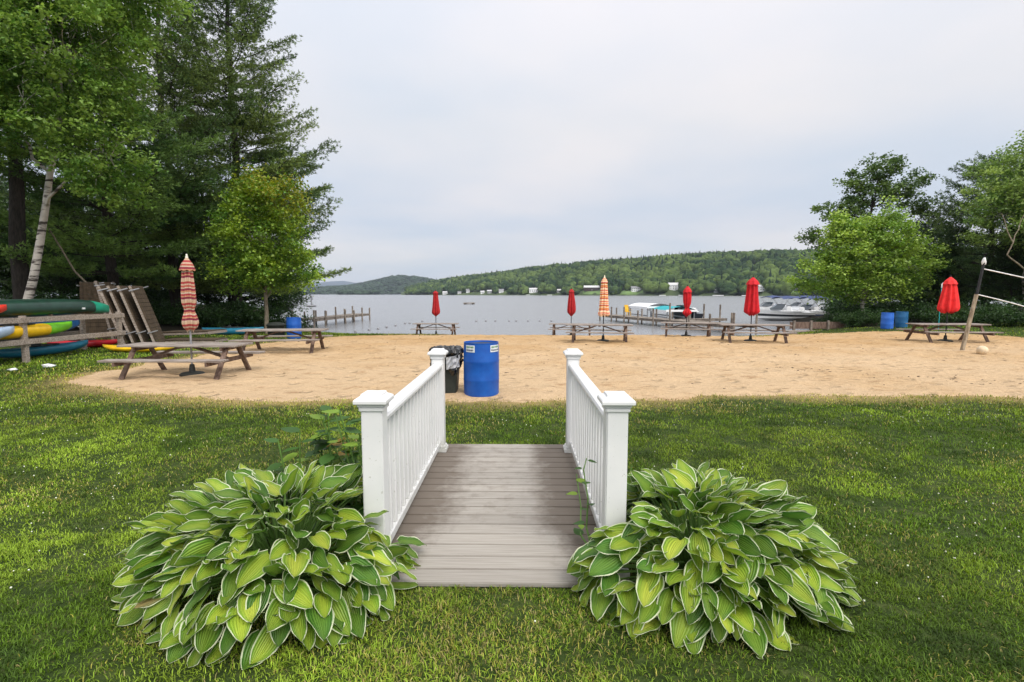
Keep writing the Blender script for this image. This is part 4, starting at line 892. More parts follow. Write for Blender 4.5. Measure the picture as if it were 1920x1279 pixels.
# weeds beside the rails
def weed(name, stems, seed, label, leafs=9, size=.10, yellow=.15, cat='weed', group=None):
    r = np.random.default_rng(seed); t = empty(name, (stems[0][0][0], stems[0][0][1], TZ(stems[0][0][0], stems[0][0][1])), 0, label, cat, group)
    o = t.location; m = MB(); Vs = []; Fs = []; Cs = []; k = 0
    for pts in stems:
        P = [Vector(p) - o for p in pts]; m.tube(P, [.0065 - .0008 * i for i in range(len(P))], 5, cap=False)
        for q in range(leafs):
            u = (q + .7) / leafs * (len(P) - 1); i = min(int(u), len(P) - 2); c = P[i].lerp(P[i + 1], u - i)
            az = q * 2.4 + r.normal(0, .4); el = r.uniform(-.3, .5); d = np.array([math.cos(az) * math.cos(el), math.sin(az) * math.cos(el), math.sin(el)]); sd = np.array([-math.sin(az), math.cos(az), 0]); n_ = np.cross(d, sd)
            s_ = size * r.uniform(.7, 1.25); prof = [(0, .05), (.15, .34), (.4, .42), (.7, .28), (1, .0)]
            for (v, h_) in prof:
                for uu in (-1, 0, 1): Vs.append(np.array(c) + d * (.012 + v * s_) + sd * uu * h_ * s_ + n_ * (abs(uu) * .05 - .22 * v * v) * s_)
            for a in range(4):
                for b2 in range(2): Fs.append((k + a * 3 + b2, k + a * 3 + b2 + 1, k + a * 3 + b2 + 4, k + a * 3 + b2 + 3))
            k += 15; base = np.array([.30, .20, .05]) if r.random() < yellow else (np.array([.055, .13, .025]) if r.random() < .65 else np.array([.20, .32, .035]))
            Cs += [base * r.uniform(.8, 1.2)] * 15
    m.build('stem', 'stalk', t); np_mesh('leaves', np.array(Vs), [np.array(Fs)], 'leaf', t, col=np.array(Cs), smooth=True); return t
g0 = lambda x, y: TZ(x, y)
st = []
rw = np.random.default_rng(8)
for i in range(15):
    x = -1.44 + .036 * i + rw.normal(0, .02); y = 3.18 + rw.normal(0, .10); h_ = rw.uniform(.55, .82); st.append([(x, y, g0(x, y)), (x + .02, y, h_ * .5), (x + rw.normal(0, .05), y - .03, h_)])
weed('leafy_weed', st, 4, 'tall leafy weed with yellowed leaves behind the left hosta', leafs=10, size=.115, yellow=.14)
xr = BX + HW - .05
weed('climbing_vine', [[(xr - .03, 2.86, 0), (xr - .06, 2.95, .12), (xr - .045, 3.0, .28), (xr - .06, 3.12, .42), (xr - .03, 3.2, .47)], [(xr - .03, 2.86, 0), (xr - .09, 3.0, .05), (xr - .05, 3.3, .10), (xr - .03, 3.75, .16)]], 6, 'thin vine with dark leaves climbing the right railing', leafs=6, size=.07, yellow=0, cat='vine')
st = []
for i in range(4):
    x = .68 + .07 * i; y = 3.25 + rw.normal(0, .08); h_ = rw.uniform(.30, .48); st.append([(x, y, g0(x, y)), (x - .01, y, h_ * .5), (x + .02, y, h_)])
weed('leafy_weed', st, 12, 'low leafy weed with a yellow leaf behind the right near post', leafs=7, size=.08, yellow=.12)

# ------------------------------------------------------------ barrels and bin
def barrel(loc_, matn, label, group=None, tilt=0, stick=True, r_=.29, h=.88):
    t = empty('barrel', loc_, 0, label, 'barrel', group); t.rotation_euler = (0, tilt, 0)
    prof = [(0, r_ * .93), (.015, r_ * .975), (.04, r_ * .985), (.26, r_), (.275, r_ * 1.012), (.29, r_), (.56, r_), (.575, r_ * 1.012), (.59, r_), (.80, r_ * .99), (.845, r_ * .975), (h - .015, r_ * .975), (h, r_ * .985), (h, r_ * .95), (h - .03, r_ * .94)]
    MB().lathe(prof, 40).build('drum', matn, t, smooth=True)
    MB().lathe([(h - .05, .1), (h - .034, r_ * .935), (h - .030, r_ * .9), (h - .028, .02)], 32).build('rim_floor', 'black_plastic', t, smooth=True)
    if stick:
        for a0, da, nm in ((-2.17, .62, 'sticker'), (-.62, .7, 'sticker')):
            def patch(a, b2, z0, z1, rad, mn, par, name):
                m = MB(); n_ = 8; vs = []
                for i in range(n_ + 1):
                    an = a + (b2 - a) * i / n_; vs += [(rad * math.cos(an), rad * math.sin(an), z0), (rad * math.cos(an), rad * math.sin(an), z1)]
                m.add(vs, [(2 * i, 2 * i + 2, 2 * i + 3, 2 * i + 1) for i in range(n_)]); return m.build(name, mn, par)
            sk = patch(a0 - da / 2, a0 + da / 2, .735, .845, r_ * 1.004, 'sticker', t, nm)
            rs = np.random.default_rng(3)
            for row, (z0, z1) in enumerate(((.80, .832), (.752, .782))):
                a = a0 - da / 2 + .05
                while a < a0 + da / 2 - .08:
                    wv = rs.uniform(.03, .075); patch(a, a + wv, z0 + rs.uniform(0, .006), z1 - rs.uniform(0, .006), r_ * 1.008, 'sticker_green' if row == 0 else 'sticker_ink', sk, 'lettering'); a += wv + .022
    return t
barrel((X(902, 8.15), 8.15, TZ(-.6, 8.15) + .01), 'barrel_blue', 'big blue plastic barrel with white stickers at the edge of the sand')
x = X(1657, 27.6); barrel((x, 27.6, TZ(x, 27.6)), 'barrel_blue_faded', 'brighter blue barrel, left of the pair under the green tree', 'pair of barrels at the right wood', stick=False)
x = X(1683, 28.0); barrel((x, 28.0, TZ(x, 28)), 'barrel_teal', 'duller blue barrel, right of the pair under the green tree', 'pair of barrels at the right wood', stick=False)
x = X(548, 20.8); barrel((x, 20.8, TZ(x, 20.8)), 'barrel_blue', 'blue barrel beside the maple behind the second picnic table', stick=False)

def bin_():
    x, y = X(836, 8.3), 8.3; z = TZ(x, y) + .01; t = empty('trash_bin', (x, y, z), 0, 'dark square trash bin with a black bag folded over its rim', 'trash bin')
    m = MB(); b0, b1, h = .17, .215, .66; vs = [(sx * b0, sy * b0, 0) for sx, sy in ((-1, -1), (1, -1), (1, 1), (-1, 1))] + [(sx * b1, sy * b1, h) for sx, sy in ((-1, -1), (1, -1), (1, 1), (-1, 1))]
    m.add(vs, [(0, 1, 5, 4), (1, 2, 6, 5), (2, 3, 7, 6), (3, 0, 4, 7), (3, 2, 1, 0)]); m.build('bin_body', 'bin_grey', t, bevel=.012)
    r = np.random.default_rng(2); n_ = 64; prof = [(.45, .262), (.49, .30), (.55, .275), (.60, .30), (.65, .285), (.70, .315), (.755, .29), (.78, .25), (.765, .2), (.70, .17), (.60, .15)]
    vs = []
    for i, (zz, rd) in enumerate(prof):
        for k in range(n_):
            a = 2 * math.pi * k / n_; sq = 1 / max(abs(math.cos(a)), abs(math.sin(a))) ** .55
            hem = (.09 * math.sin(a * 3 + 1) + .05 * math.sin(a * 7)) * max(0, 1 - i / 3)
            q = rd * sq * .88 * (1 + .05 * math.sin(a * 13 + i * 1.7) + .04 * math.sin(a * 23 - i) + r.normal(0, .022)); vs.append((q * math.cos(a), q * math.sin(a), zz + hem + r.normal(0, .007)))
    fs = [(i * n_ + k, i * n_ + (k + 1) % n_, (i + 1) * n_ + (k + 1) % n_, (i + 1) * n_ + k) for i in range(len(prof) - 1) for k in range(n_)]
    m = MB(); m.add(vs, fs); m.build('bag', 'bag_black', t, smooth=False)
    m = MB(); vs = []; cols_ = 9
    for j in range(5):
        for i in range(cols_): a = -1.45 + .75 * i / (cols_ - 1); q = .325 + r.normal(0, .008); vs.append((q * math.cos(a), q * math.sin(a) * .98, .44 + .05 * j + .04 * (i / cols_)))
    m.add(vs, [(j * cols_ + i, j * cols_ + i + 1, (j + 1) * cols_ + i + 1, (j + 1) * cols_ + i) for j in range(4) for i in range(cols_ - 1)]); m.build('clear_bag_flap', 'bag_clear', t)
bin_()

# ------------------------------------------------------------ picnic tables
def table():
    t = empty('picnic_table'); Ln = 2.44; H = .66
    m = MB()
    for k in range(5): m.box((0, (k - 2) * .146, H - .019), (Ln, .138, .038))
    m.build('tabletop', 'table_wood', t, bevel=.004, seg=1)
    for s in (-1, 1):
        m = MB(); m.box((0, s * .66, .395), (Ln, .13, .036)); m.box((0, s * .80, .395), (Ln, .13, .036)); m.build('bench', 'table_wood', t, bevel=.004, seg=1)
    for sx in (-1, 1):
        x = sx * .96
        MB().beam((x - sx * .045, -.86, .335), (x - sx * .045, .86, .335), .04, .085).build('seat_beam', 'table_leg_wood', t)
        MB().beam((x - sx * .045, -.34, H - .08), (x - sx * .045, .34, H - .08), .04, .08).build('top_beam', 'table_leg_wood', t)
        for s in (-1, 1): MB().beam((x, s * .20, H - .045), (x, s * .64, -.03), .042, .095, up=(1, 0, 0)).build('leg', 'table_leg_wood', t)
        MB().beam((sx * .90, 0, .34), (sx * .10, 0, H - .05), .085, .04, up=(0, 0, 1)).build('brace', 'table_leg_wood', t)
    MB().box((0, 0, H - .055), (.09, .62, .035)).build('centre_batten', 'table_leg_wood', t)
    return t
proto = table()
tabs = [(X(342, 10.25), 10.25, 0, 'nearest weathered picnic table, under the plaid umbrella on the left', .98),
        (X(528, 14.9), 14.9, R(6), 'picnic table without umbrella, beside the blue barrel on the left', 1.0),
        (X(817, 27.3), 27.3, 0, 'picnic table at the waterline under the leftmost red umbrella', 1.0),
        (X(1072, 26.6), 26.6, R(-8), 'picnic table at the waterline half hidden behind the orange striped umbrella table', .98),
        (X(1124, 18.9), 18.9, R(-9), 'picnic table under the orange striped umbrella', 1.0),
        (X(1288, 24.0), 24.0, R(-16), 'picnic table under the tied dark red umbrella near the dock', 1.0),
        (X(1411, 18.9), 18.9, R(-9), 'picnic table under the wide red umbrella in front of the moored boats', 1.0),
        (X(1768, 18.9), 18.9, R(-3), 'rightmost picnic table, under the bright red umbrella', 1.02)]
for i, (x, y, rz, lb, s) in enumerate(tabs):
    t = proto if i == 0 else copy_tree(proto)
    t.location = (x, y, TZ(x, y) + .02); t.rotation_euler[2] = rz; t.scale = (s, s, s); tag(t, lb, 'picnic table', 'picnic tables on the beach')

# ------------------------------------------------------------ closed umbrellas
def umbrella(x, y, h, prof, cloth, label, tilt=(0, 0), seed=0, capr=None, side=None):
    """prof: list of (height fraction measured down from the top, radius)"""
    r = np.random.default_rng(seed); z = TZ(x, y); t = empty('beach_umbrella', (x, y, z), 0, label, 'umbrella', 'closed umbrellas on the beach'); t.rotation_euler = (tilt[0], tilt[1], r.uniform(0, 1))
    MB().tube([(0, 0, .02), (0, 0, h - .03)], .019, 10).build('pole', 'grey_metal' if cloth == 'striped_cloth' else 'dark_metal', t, smooth=True)
    MB().lathe([(0.02, .23), (.045, .235), (.075, .20), (.10, .06), (.24, .045), (.25, .03)], 24).build('base_weight', 'black_plastic', t, smooth=True)
    n_ = 64; vs = []; uv = []
    zt = h - .04; ph = r.uniform(0, 6.28)
    nn = 30; us = np.linspace(0, 1, nn); fr = np.interp(us, np.linspace(0, 1, len(prof)), [p[0] for p in prof]); rd = np.interp(us, np.linspace(0, 1, len(prof)), [p[1] for p in prof])
    rd = np.convolve(np.pad(rd, 1, mode='edge'), [.2, .6, .2], 'valid')
    Ltot = max(p[0] for p in prof)
    for i in range(nn):
        for k in range(n_):
            a = 2 * math.pi * k / n_; dep = .32 + .14 * us[i]
            fold = 1 - dep * (.5 + .5 * math.cos(8 * a + ph + 1.3 * us[i])) - .05 * math.sin(3 * a + 5 * us[i] + ph); q = max(.015, rd[i] * fold)
            sc = (.035 * math.cos(8 * a + ph)) * (1 if i == nn - 1 else 0)
            vs.append((q * math.cos(a), q * math.sin(a), zt - fr[i] + sc + (.02 * math.sin(2 * a + ph) if i == nn - 1 else 0))); uv.append((k / n_, fr[i] / Ltot + .005 * math.sin(3 * a + ph)))
    i2 = np.arange(nn - 1)[:, None] * n_ + np.arange(n_)[None, :]; nx = np.arange(nn - 1)[:, None] * n_ + ((np.arange(n_) + 1) % n_)[None, :]
    cn = np_mesh('canopy', np.array(vs), [np.stack([i2, nx, nx + n_, i2 + n_], -1).reshape(-1, 4)], cloth, t, uv=np.array(uv), smooth=True)
    if capr:
        m = MB(); k0 = 16; vs = []
        for (zz, rr1) in ((zt + .01, .02), (zt - capr[0] * .5, capr[1] * .72), (zt - capr[0], capr[1])):
            for k in range(k0): a = 2 * math.pi * k / k0; vs.append((rr1 * (1 - .1 * (k % 2)) * math.cos(a), rr1 * (1 - .1 * (k % 2)) * math.sin(a), zz - (.02 if zz < zt - capr[0] * .9 and k % 2 else 0)))
        m.add(vs, [(i * k0 + k, i * k0 + (k + 1) % k0, (i + 1) * k0 + (k + 1) % k0, (i + 1) * k0 + k) for i in range(2) for k in range(k0)])
        c_ = m.build('vent_cap', cloth, cn)
        if 'striped' in cloth:
            u_ = c_.data.uv_layers.new(name='UVMap')
            for l_ in c_.data.loops: u_.data[l_.index].uv = (0, (zt - c_.data.vertices[l_.vertex_index].co.z) / Ltot)
    MB().lathe([(h - .05, .022), (h - .02, .028), (h + .01, .016), (h + .03, .02), (h + .045, .004)], 10).build('finial', 'cream_cloth' if 'striped' in cloth else 'dark_metal', t, smooth=True)
    if side:
        MB().box((.22, -.06, h - 1.05), (.10, .015, .055), (0, .2, .3)).build('white_strap', 'cream_cloth', t); MB().box((.24, -.05, h - 1.15), (.10, .015, .05), (0, .2, .3)).build('white_strap', 'cream_cloth', t)
    return t
umbrella(X(349, 10.2), 10.2, 2.46, [(0, .02), (.12, .07), (.22, .11), (.26, .10), (.5, .125), (.75, .14), (.92, .14), (1.05, .085), (1.15, .12), (1.30, .165), (1.42, .13), (1.47, .06)], 'striped_cloth', 'closed plaid red and cream umbrella over the nearest picnic table', capr=(.24, .145), seed=1, tilt=(0, R(.5)))
umbrella(X(817, 27.5), 27.5, 2.5, [(0, .04), (.1, .13), (.4, .15), (.8, .19), (1.15, .24), (1.25, .2), (1.36, .05)], 'dark_red_cloth', 'slim closed dark red umbrella at the waterline on the left', seed=2, capr=(.12, .16))
umbrella(X(1071, 26.8), 26.8, 2.55, [(0, .04), (.1, .12), (.3, .15), (.7, .21), (1.1, .245), (1.25, .22), (1.42, .05)], 'dark_red_cloth', 'slim closed dark red umbrella at the waterline left of the orange striped one', seed=3, capr=(.16, .16))
umbrella(X(1131, 19.1), 19.1, 2.48, [(0, .03), (.15, .10), (.3, .13), (.6, .15), (.9, .17), (1.2, .19), (1.38, .24), (1.45, .2)], 'orange_striped_cloth', 'closed orange and cream striped umbrella', seed=4, tilt=(0, R(1.0)), capr=(.2, .14))
umbrella(X(1286, 24.2), 24.2, 2.45, [(0, .04), (.2, .17), (.5, .20), (.8, .18), (1.0, .11), (1.07, .09), (1.15, .17), (1.27, .22), (1.36, .14), (1.42, .04)], 'red_cloth', 'closed red umbrella tied near its hem beside the dock', seed=5, capr=(.28, .22))
umbrella(X(1406, 19.2), 19.2, 2.48, [(0, .03), (.12, .14), (.25, .19), (.5, .21), (.8, .235), (1.1, .27), (1.3, .29), (1.36, .22), (1.42, .10)], 'red_cloth', 'wide closed red umbrella in front of the moored boats', seed=6, capr=(.26, .245))
umbrella(X(1766, 19.0), 19.0, 2.46, [(0, .03), (.1, .12), (.3, .2), (.6, .25), (.9, .30), (1.15, .34), (1.25, .30), (1.30, .2)], 'bright_red_cloth', 'closed bright red umbrella with pale straps at the right', seed=7, capr=(.26, .23), tilt=(0, R(1.5)), side=True)

# ------------------------------------------------------------ canoe rack and boats ashore
def hull(name, Ln, B, H, matn, tip=None, parent=None, open_=False, upside=False, tipmat=None, rocker=.08):
    """canoe or kayak body along +X, ends pointed"""
    ns, nr = 29, 18; vs = []; fs = []; mids = []
    for i in range(ns):
        u = -1 + 2 * i / (ns - 1); f = max(.02, (1 - abs(u) ** 2.6)) ** .75; wv = B / 2 * f; up = rocker * abs(u) ** 3.5
        for k in range(nr):
            a = 2 * math.pi * k / nr; c, s_ = math.cos(a), math.sin(a); yy = wv * math.copysign(abs(c) ** .8, c); hh = H * (.62 if s_ < 0 else .38) * (.45 + .55 * f)
            zz = H * .62 + hh * math.copysign(abs(s_) ** .75, s_) * 1.0 + up
            vs.append((u * Ln / 2, yy, zz if not upside else H - zz + .02))
    for i in range(ns - 1):
        for k in range(nr): fs.append((i * nr + k, i * nr + (k + 1) % nr, (i + 1) * nr + (k + 1) % nr, (i + 1) * nr + k))
    fs.append(tuple(range(nr))); fs.append(tuple((ns - 1) * nr + k for k in range(nr)))
    m = MB(); m.add(vs, fs); o = m.build('hull', matn, parent, smooth=True)
    if tipmat:
        o.data.materials.append(MATS[tipmat])
        for p in o.data.polygons:
            if p.center.x > Ln / 2 * tip: p.material_index = 1
    return o
def kayak(name, loc_, rz, Ln, matn, label, tip=None, tipmat=None, B=.70, H=.36, upside=False, cat='kayak', group='canoes and kayaks at the rack', rx=0):
    t = empty(name, loc_, rz, label, cat, group); t.rotation_euler = (rx, 0, rz)
    h_ = hull('hull', Ln, B, H, matn, tip, t, upside=upside, tipmat=tipmat)
    if not upside:
        m = MB(); pts = [(.48 * math.cos(a), .21 * math.sin(a), H + .005) for a in np.linspace(0, 2 * math.pi, 21)]; m.tube(pts, .018, 6, cap=False); m.build('cockpit_rim', 'black_plastic', t)
        MB().box((-.15, 0, H + .02), (.06, .3, .16)).build('seat', 'black_plastic', t, bevel=.02)
    else:
        MB().box((0, 0, .05), (.05, B * .9, .03)).build('thwart', 'table_leg_wood', t)
    return t
gz = lambda x, y: TZ(x, y)
RKX = -12.35
rk = empty('canoe_rack', (RKX, 12.3, gz(RKX, 12.3)), 0, 'weathered two tier wooden rack holding canoes and kayaks', 'rack')
def rloc(x, y, z): return Vector((x - RKX, y - 12.3, z - gz(RKX, 12.3)))
for y in (9.2, 12.3, 15.3):
    for x in (RKX, RKX - 1.15):
        zb = gz(x, y); p = MB().beam(rloc(x, y, zb - .1), rloc(x, y, 1.0), .11, .11, up=(1, 0, 0)).build('post', 'old_wood', rk, bevel=.006, seg=1)
    for zz in (.28, .86): MB().beam(rloc(RKX - 1.2, y + .08, zz), rloc(RKX + .05, y + .08, zz), .05, .10).build('cross_arm', 'old_wood', rk)
for x in (RKX + .075, RKX - 1.225):
    for zz in (.36, .90): MB().beam(rloc(x, 8.6, zz), rloc(x, 15.42, zz - .015), .045, .13).build('shelf_beam', 'old_wood', rk, bevel=.004, seg=1)
t = kayak('canoe', (RKX - .62, 13.35, .93), R(90), 4.7, 'hull_dark_green', 'upturned dark green canoe with its lit end coloured brighter green on the top tier', tip=.62, tipmat='hull_green_lit', B=.85, H=.46, upside=True, cat='canoe')
MB().box((.95, -.427, .20), (.10, .012, .05)).build('maker_patch', 'hull_pale', t)
kayak('kayak', (RKX - .02, 10.35, .97), R(90), 3.2, 'hull_red', 'bright red kayak end on the top tier at the left edge', B=.62, H=.30)
kayak('kayak', (RKX - .26, 12.35, .43), R(90), 3.2, 'hull_yellow', 'yellow kayak with lime green end on the lower tier', tip=.45, tipmat='hull_lime', B=.62, H=.34)
kayak('kayak', (RKX - .75, 13.1, .43), R(90), 3.3, 'hull_blue', 'blue kayak on the lower tier behind the yellow one', B=.70, H=.40)
kayak('kayak', (RKX + .02, 10.45, .42), R(90), 3.2, 'hull_lightblue', 'pale blue white kayak end on the lower tier at the left edge', B=.60, H=.34)
kayak('kayak', (RKX - .85, 13.6, gz(RKX, 13) + .03), R(88), 2.9, 'hull_teal', 'teal blue kayak lying on the ground under the rack', B=.52, H=.27)
kayak('kayak', (X(140, 15.9), 15.9, gz(-12.5, 15.9) + .02), R(-3), 2.5, 'hull_crimson', 'crimson kayak on the grass between the rack and the nearest table', B=.64, H=.24)
kayak('kayak', (X(250, 14.7) , 14.75, gz(-11.4, 14.75) + .01), R(-2), 2.35, 'hull_yellow', 'yellow kayak with lime nose on the grass behind the nearest table', tip=.9, tipmat='hull_lime', B=.60, H=.17)
kayak('canoe', (X(432, 22.5), 22.5, gz(-12.9, 22.5)), R(10), 2.6, 'hull_teal', 'teal canoe on the grass left of the maple', B=.75, H=.34, cat='canoe')

# dock sections leaning in a row, and two lying on the grass
def section(label, x, y, ln, wd, lean, yaw, group='wooden dock sections stacked by the rack', z=None, flat=False):
    t = empty('dock_section', (x, y, gz(x, y) if z is None else z), 0, label, 'dock section', group); t.rotation_euler = (0, 0, 0)
    if flat: t.rotation_euler = (0, lean, yaw)
    else: t.rotation_euler = Euler((0, lean, yaw), 'XYZ')
    # local: length along Z (up), width along Y, thickness along X; flat ones are built along X
    P = (lambda a, b, c: (c, b, a)) if flat else (lambda a, b, c: (a, b, c)); D = P
    m = MB(); n = int(ln / .15)
    for k in range(n): m.box(P(0, 0, (k + .5) * ln / n), D(.028, wd, ln / n - .012))
    m.build('decking', 'dock_face', t)
    for s in (-1, 1): MB().box(P(-.06 if not flat else -.07, s * (wd / 2 - .02), ln / 2), D(.07, .04, ln + .02)).build('side_rail', 'old_wood', t)
    for zz in (.03, ln * .5, ln - .03): MB().box(P(-.065, 0, zz), D(.10, wd - .1, .045)).build('cross_brace', 'old_wood', t)
    if not flat:
        for s, zz in ((-1, .22 * ln), (-1, .93 * ln), (1, .97 * ln)): MB().box(P(.02, s * (wd / 2 + .005), zz), D(.30, .05, .035)).build('pipe_bracket', 'grey_metal', t)
    return t
for i, (pxb, lb) in enumerate([(238, 'leaning dock section nearest the rack post'), (255, 'second leaning dock section from the rack post'), (273, 'third leaning dock section from the rack post'), (294, 'last leaning dock section, farthest right of the row')]):
    y = 17.0 + .12 * i; section(lb, X(pxb, y), y, 2.1, 1.1, R(-17), R(22))
section('dark reddish dock section behind the leaning row', X(205, 18.2), 18.2, 2.2, 1.1, R(-10), R(40))
section('grey dock section facing the camera above the green canoe', X(172, 18.6), 18.6, 2.15, 1.05, R(-6), R(-70))
section('weathered dock section lying flat on the grass behind the nearest table', X(292, 19.0), 19.2, 2.2, 1.1, R(-2), R(-4), flat=True, z=gz(-13, 19) + .30)
section('lower grey plank section lying on the grass under the flat one', X(300, 18.0), 18.2, 1.9, .9, 0, R(3), flat=True, z=gz(-12, 18) + .10)

# black covered bin by the left barrel
x, y = X(514, 21.4), 21.4; t = empty('covered_bin', (x, y, gz(x, y)), 0, 'round black covered bin left of the shore barrel', 'bin')
MB().lathe([(0, .30), (.05, .33), (.5, .36), (.52, .37)], 24).build('body', 'black_plastic', t, smooth=True)
MB().lathe([(.52, .39), (.56, .39), (.62, .30), (.66, .12), (.67, .02)], 24).build('lid', 'bin_grey', t, smooth=True)
# crumpled paper on the grass
def paper(px, py, s, seed, label):
    p = at(px, py, -.12); v, f = ico(2); r = np.random.default_rng(seed); v = v * (1 + r.normal(0, .22, (len(v), 1))) * np.array([s, s * .7, s * .35]) + np.array([0, 0, s * .25])
    o = np_mesh('crumpled_paper', v, [f], 'paper_white'); o.location = (p.x, p.y, TZ(p.x, p.y) + .02); tag(o, label, 'litter', 'litter on the lawn')
paper(90, 686, .13, 1, 'white crumpled paper on the grass below the canoe rack'); paper(24, 693, .09, 2, 'small white scrap on the grass at the left edge')

# ------------------------------------------------------------ docks and water things
def pile(m_parent, x, y, top, o, r_=.068): 
    return MB().tube([(x - o[0], y - o[1], WZ - 1.2 - o[2]), (x - o[0], y - o[1], top - o[2])], r_, 8).build('pile', 'dock_wood', m_parent, smooth=True)
def dock(name, a, b, wd, zt, spans, ptop, label, both=True, extra=()):
    a = Vector(a); b = Vector(b); t = empty(name, (a.x, a.y, WZ), 0, label, 'dock'); o = (a.x, a.y, WZ); d = (b - a).normalized(); nrm = Vector((-d.y, d.x, 0)); r = np.random.default_rng(5)
    m = MB(); ln = (b - a).length; n = int(ln / .16)
    for k in range(n):
        c = a + d * ((k + .5) * ln / n); m.beam((c + nrm * wd / 2) - a + Vector((0, 0, zt - WZ)), (c - nrm * wd / 2) - a + Vector((0, 0, zt - WZ)), ln / n - .015, .035)
    m.build('decking', 'dock_wood', t)
    for s in (-1, 1): MB().beam(nrm * s * (wd / 2 - .04) + Vector((0, 0, zt - WZ - .10)), d * ln + nrm * s * (wd / 2 - .04) + Vector((0, 0, zt - WZ - .10)), .05, .15).build('stringer', 'dock_wood', t)
    for k in range(spans + 1):
        for s in ((-1, 1) if both else (1,)):
            c = a + d * ln * k / spans + nrm * s * (wd / 2 + .06); pile(t, c.x, c.y, ptop + r.uniform(-.12, .18), o)
    return t
a = aty(572, 600, 36); b_ = aty(675, 596, 45)
dock('wooden_dock', (X(566, 35.5), 35.5, 0), (X(676, 46), 46, 0), 1.5, -.25, 6, .28, 'left wooden dock with tall paired piles running out past the shrubs')
dock('wooden_dock', (X(1395, 30.5), 30.5, 0), (X(1140, 46), 46, 0), 1.6, -.35, 8, .30, 'long wooden dock behind the orange striped and dark red umbrellas')
dock('finger_dock', (X(1262, 37.5), 37.6, 0), (X(1360, 39.0), 39.5, 0), .7, -.35, 3, .75, 'narrow finger dock with thin posts right of the teal canopy', both=False)
# yellow chair at the dock end
x, y = X(1176, 44.0), 44.0; t = empty('dock_chair', (x, y, -.33), R(20), 'small yellow chair near the outer end of the long dock', 'chair', scale=(.75, .75, .85))
MB().box((0, 0, .38), (.55, .5, .05)).build('seat', 'yellow_paint', t); MB().box((0, .26, .72), (.5, .05, .75), (R(-15), 0, 0)).build('backrest', 'yellow_paint', t)
for sx in (-1, 1):
    MB().box((sx * .29, 0, .58), (.07, .6, .04)).build('armrest', 'yellow_paint', t)
    for sy in (-1, 1): MB().box((sx * .27, sy * .22, .19), (.05, .05, .38)).build('leg', 'yellow_paint', t)
def lift(px, y, w_, ln, canv, top, label, rz=0, boat=None):
    x = X(px, y); t = empty('boat_lift', (x, y, WZ), rz, label, 'boat lift', 'covered boat lifts off the dock')
    for sx in (-1, 1):
        for sy in (-1, 1): MB().tube([(sx * w_ / 2, sy * ln / 2, -1), (sx * w_ / 2, sy * ln / 2, top)], .05, 6).build('post', 'grey_metal', t)
        MB().box((sx * w_ / 2, 0, .35), (.08, ln, .12)).build('cradle_beam', 'grey_metal', t)
    m = MB(); vs = []; n_ = 9
    for i in range(n_):
        u = -1 + 2 * i / (n_ - 1); vs += [(u * w_ / 2 * 1.15, -ln / 2 * 1.1, top + .30 * (1 - u * u) - .06), (u * w_ / 2 * 1.15, ln / 2 * 1.1, top + .30 * (1 - u * u) - .06)]
    m.add(vs, [(2 * i, 2 * i + 2, 2 * i + 3, 2 * i + 1) for i in range(n_ - 1)]); cn = m.build('canopy', canv[0], t, smooth=True)
    for s in (-1, 1): MB().box((s * w_ / 2 * 1.15, 0, top - .16), (.03, ln * 1.1, .22)).build('side_skirt', canv[1], cn)
    MB().box((0, -ln / 2 * 1.1, top - .10), (w_ * 1.15, .03, .18)).build('end_skirt', canv[1], cn)
    return t
lift(1216, 50, 2.2, 4.5, ('boat_white', 'boat_white'), 1.25, 'boat lift with pale canopy, left of the two beyond the dock', R(8))
lift(1258, 46, 2.4, 4.2, ('canvas_teal', 'boat_white'), 1.05, 'boat lift with teal and white canopy beyond the dock', R(4))
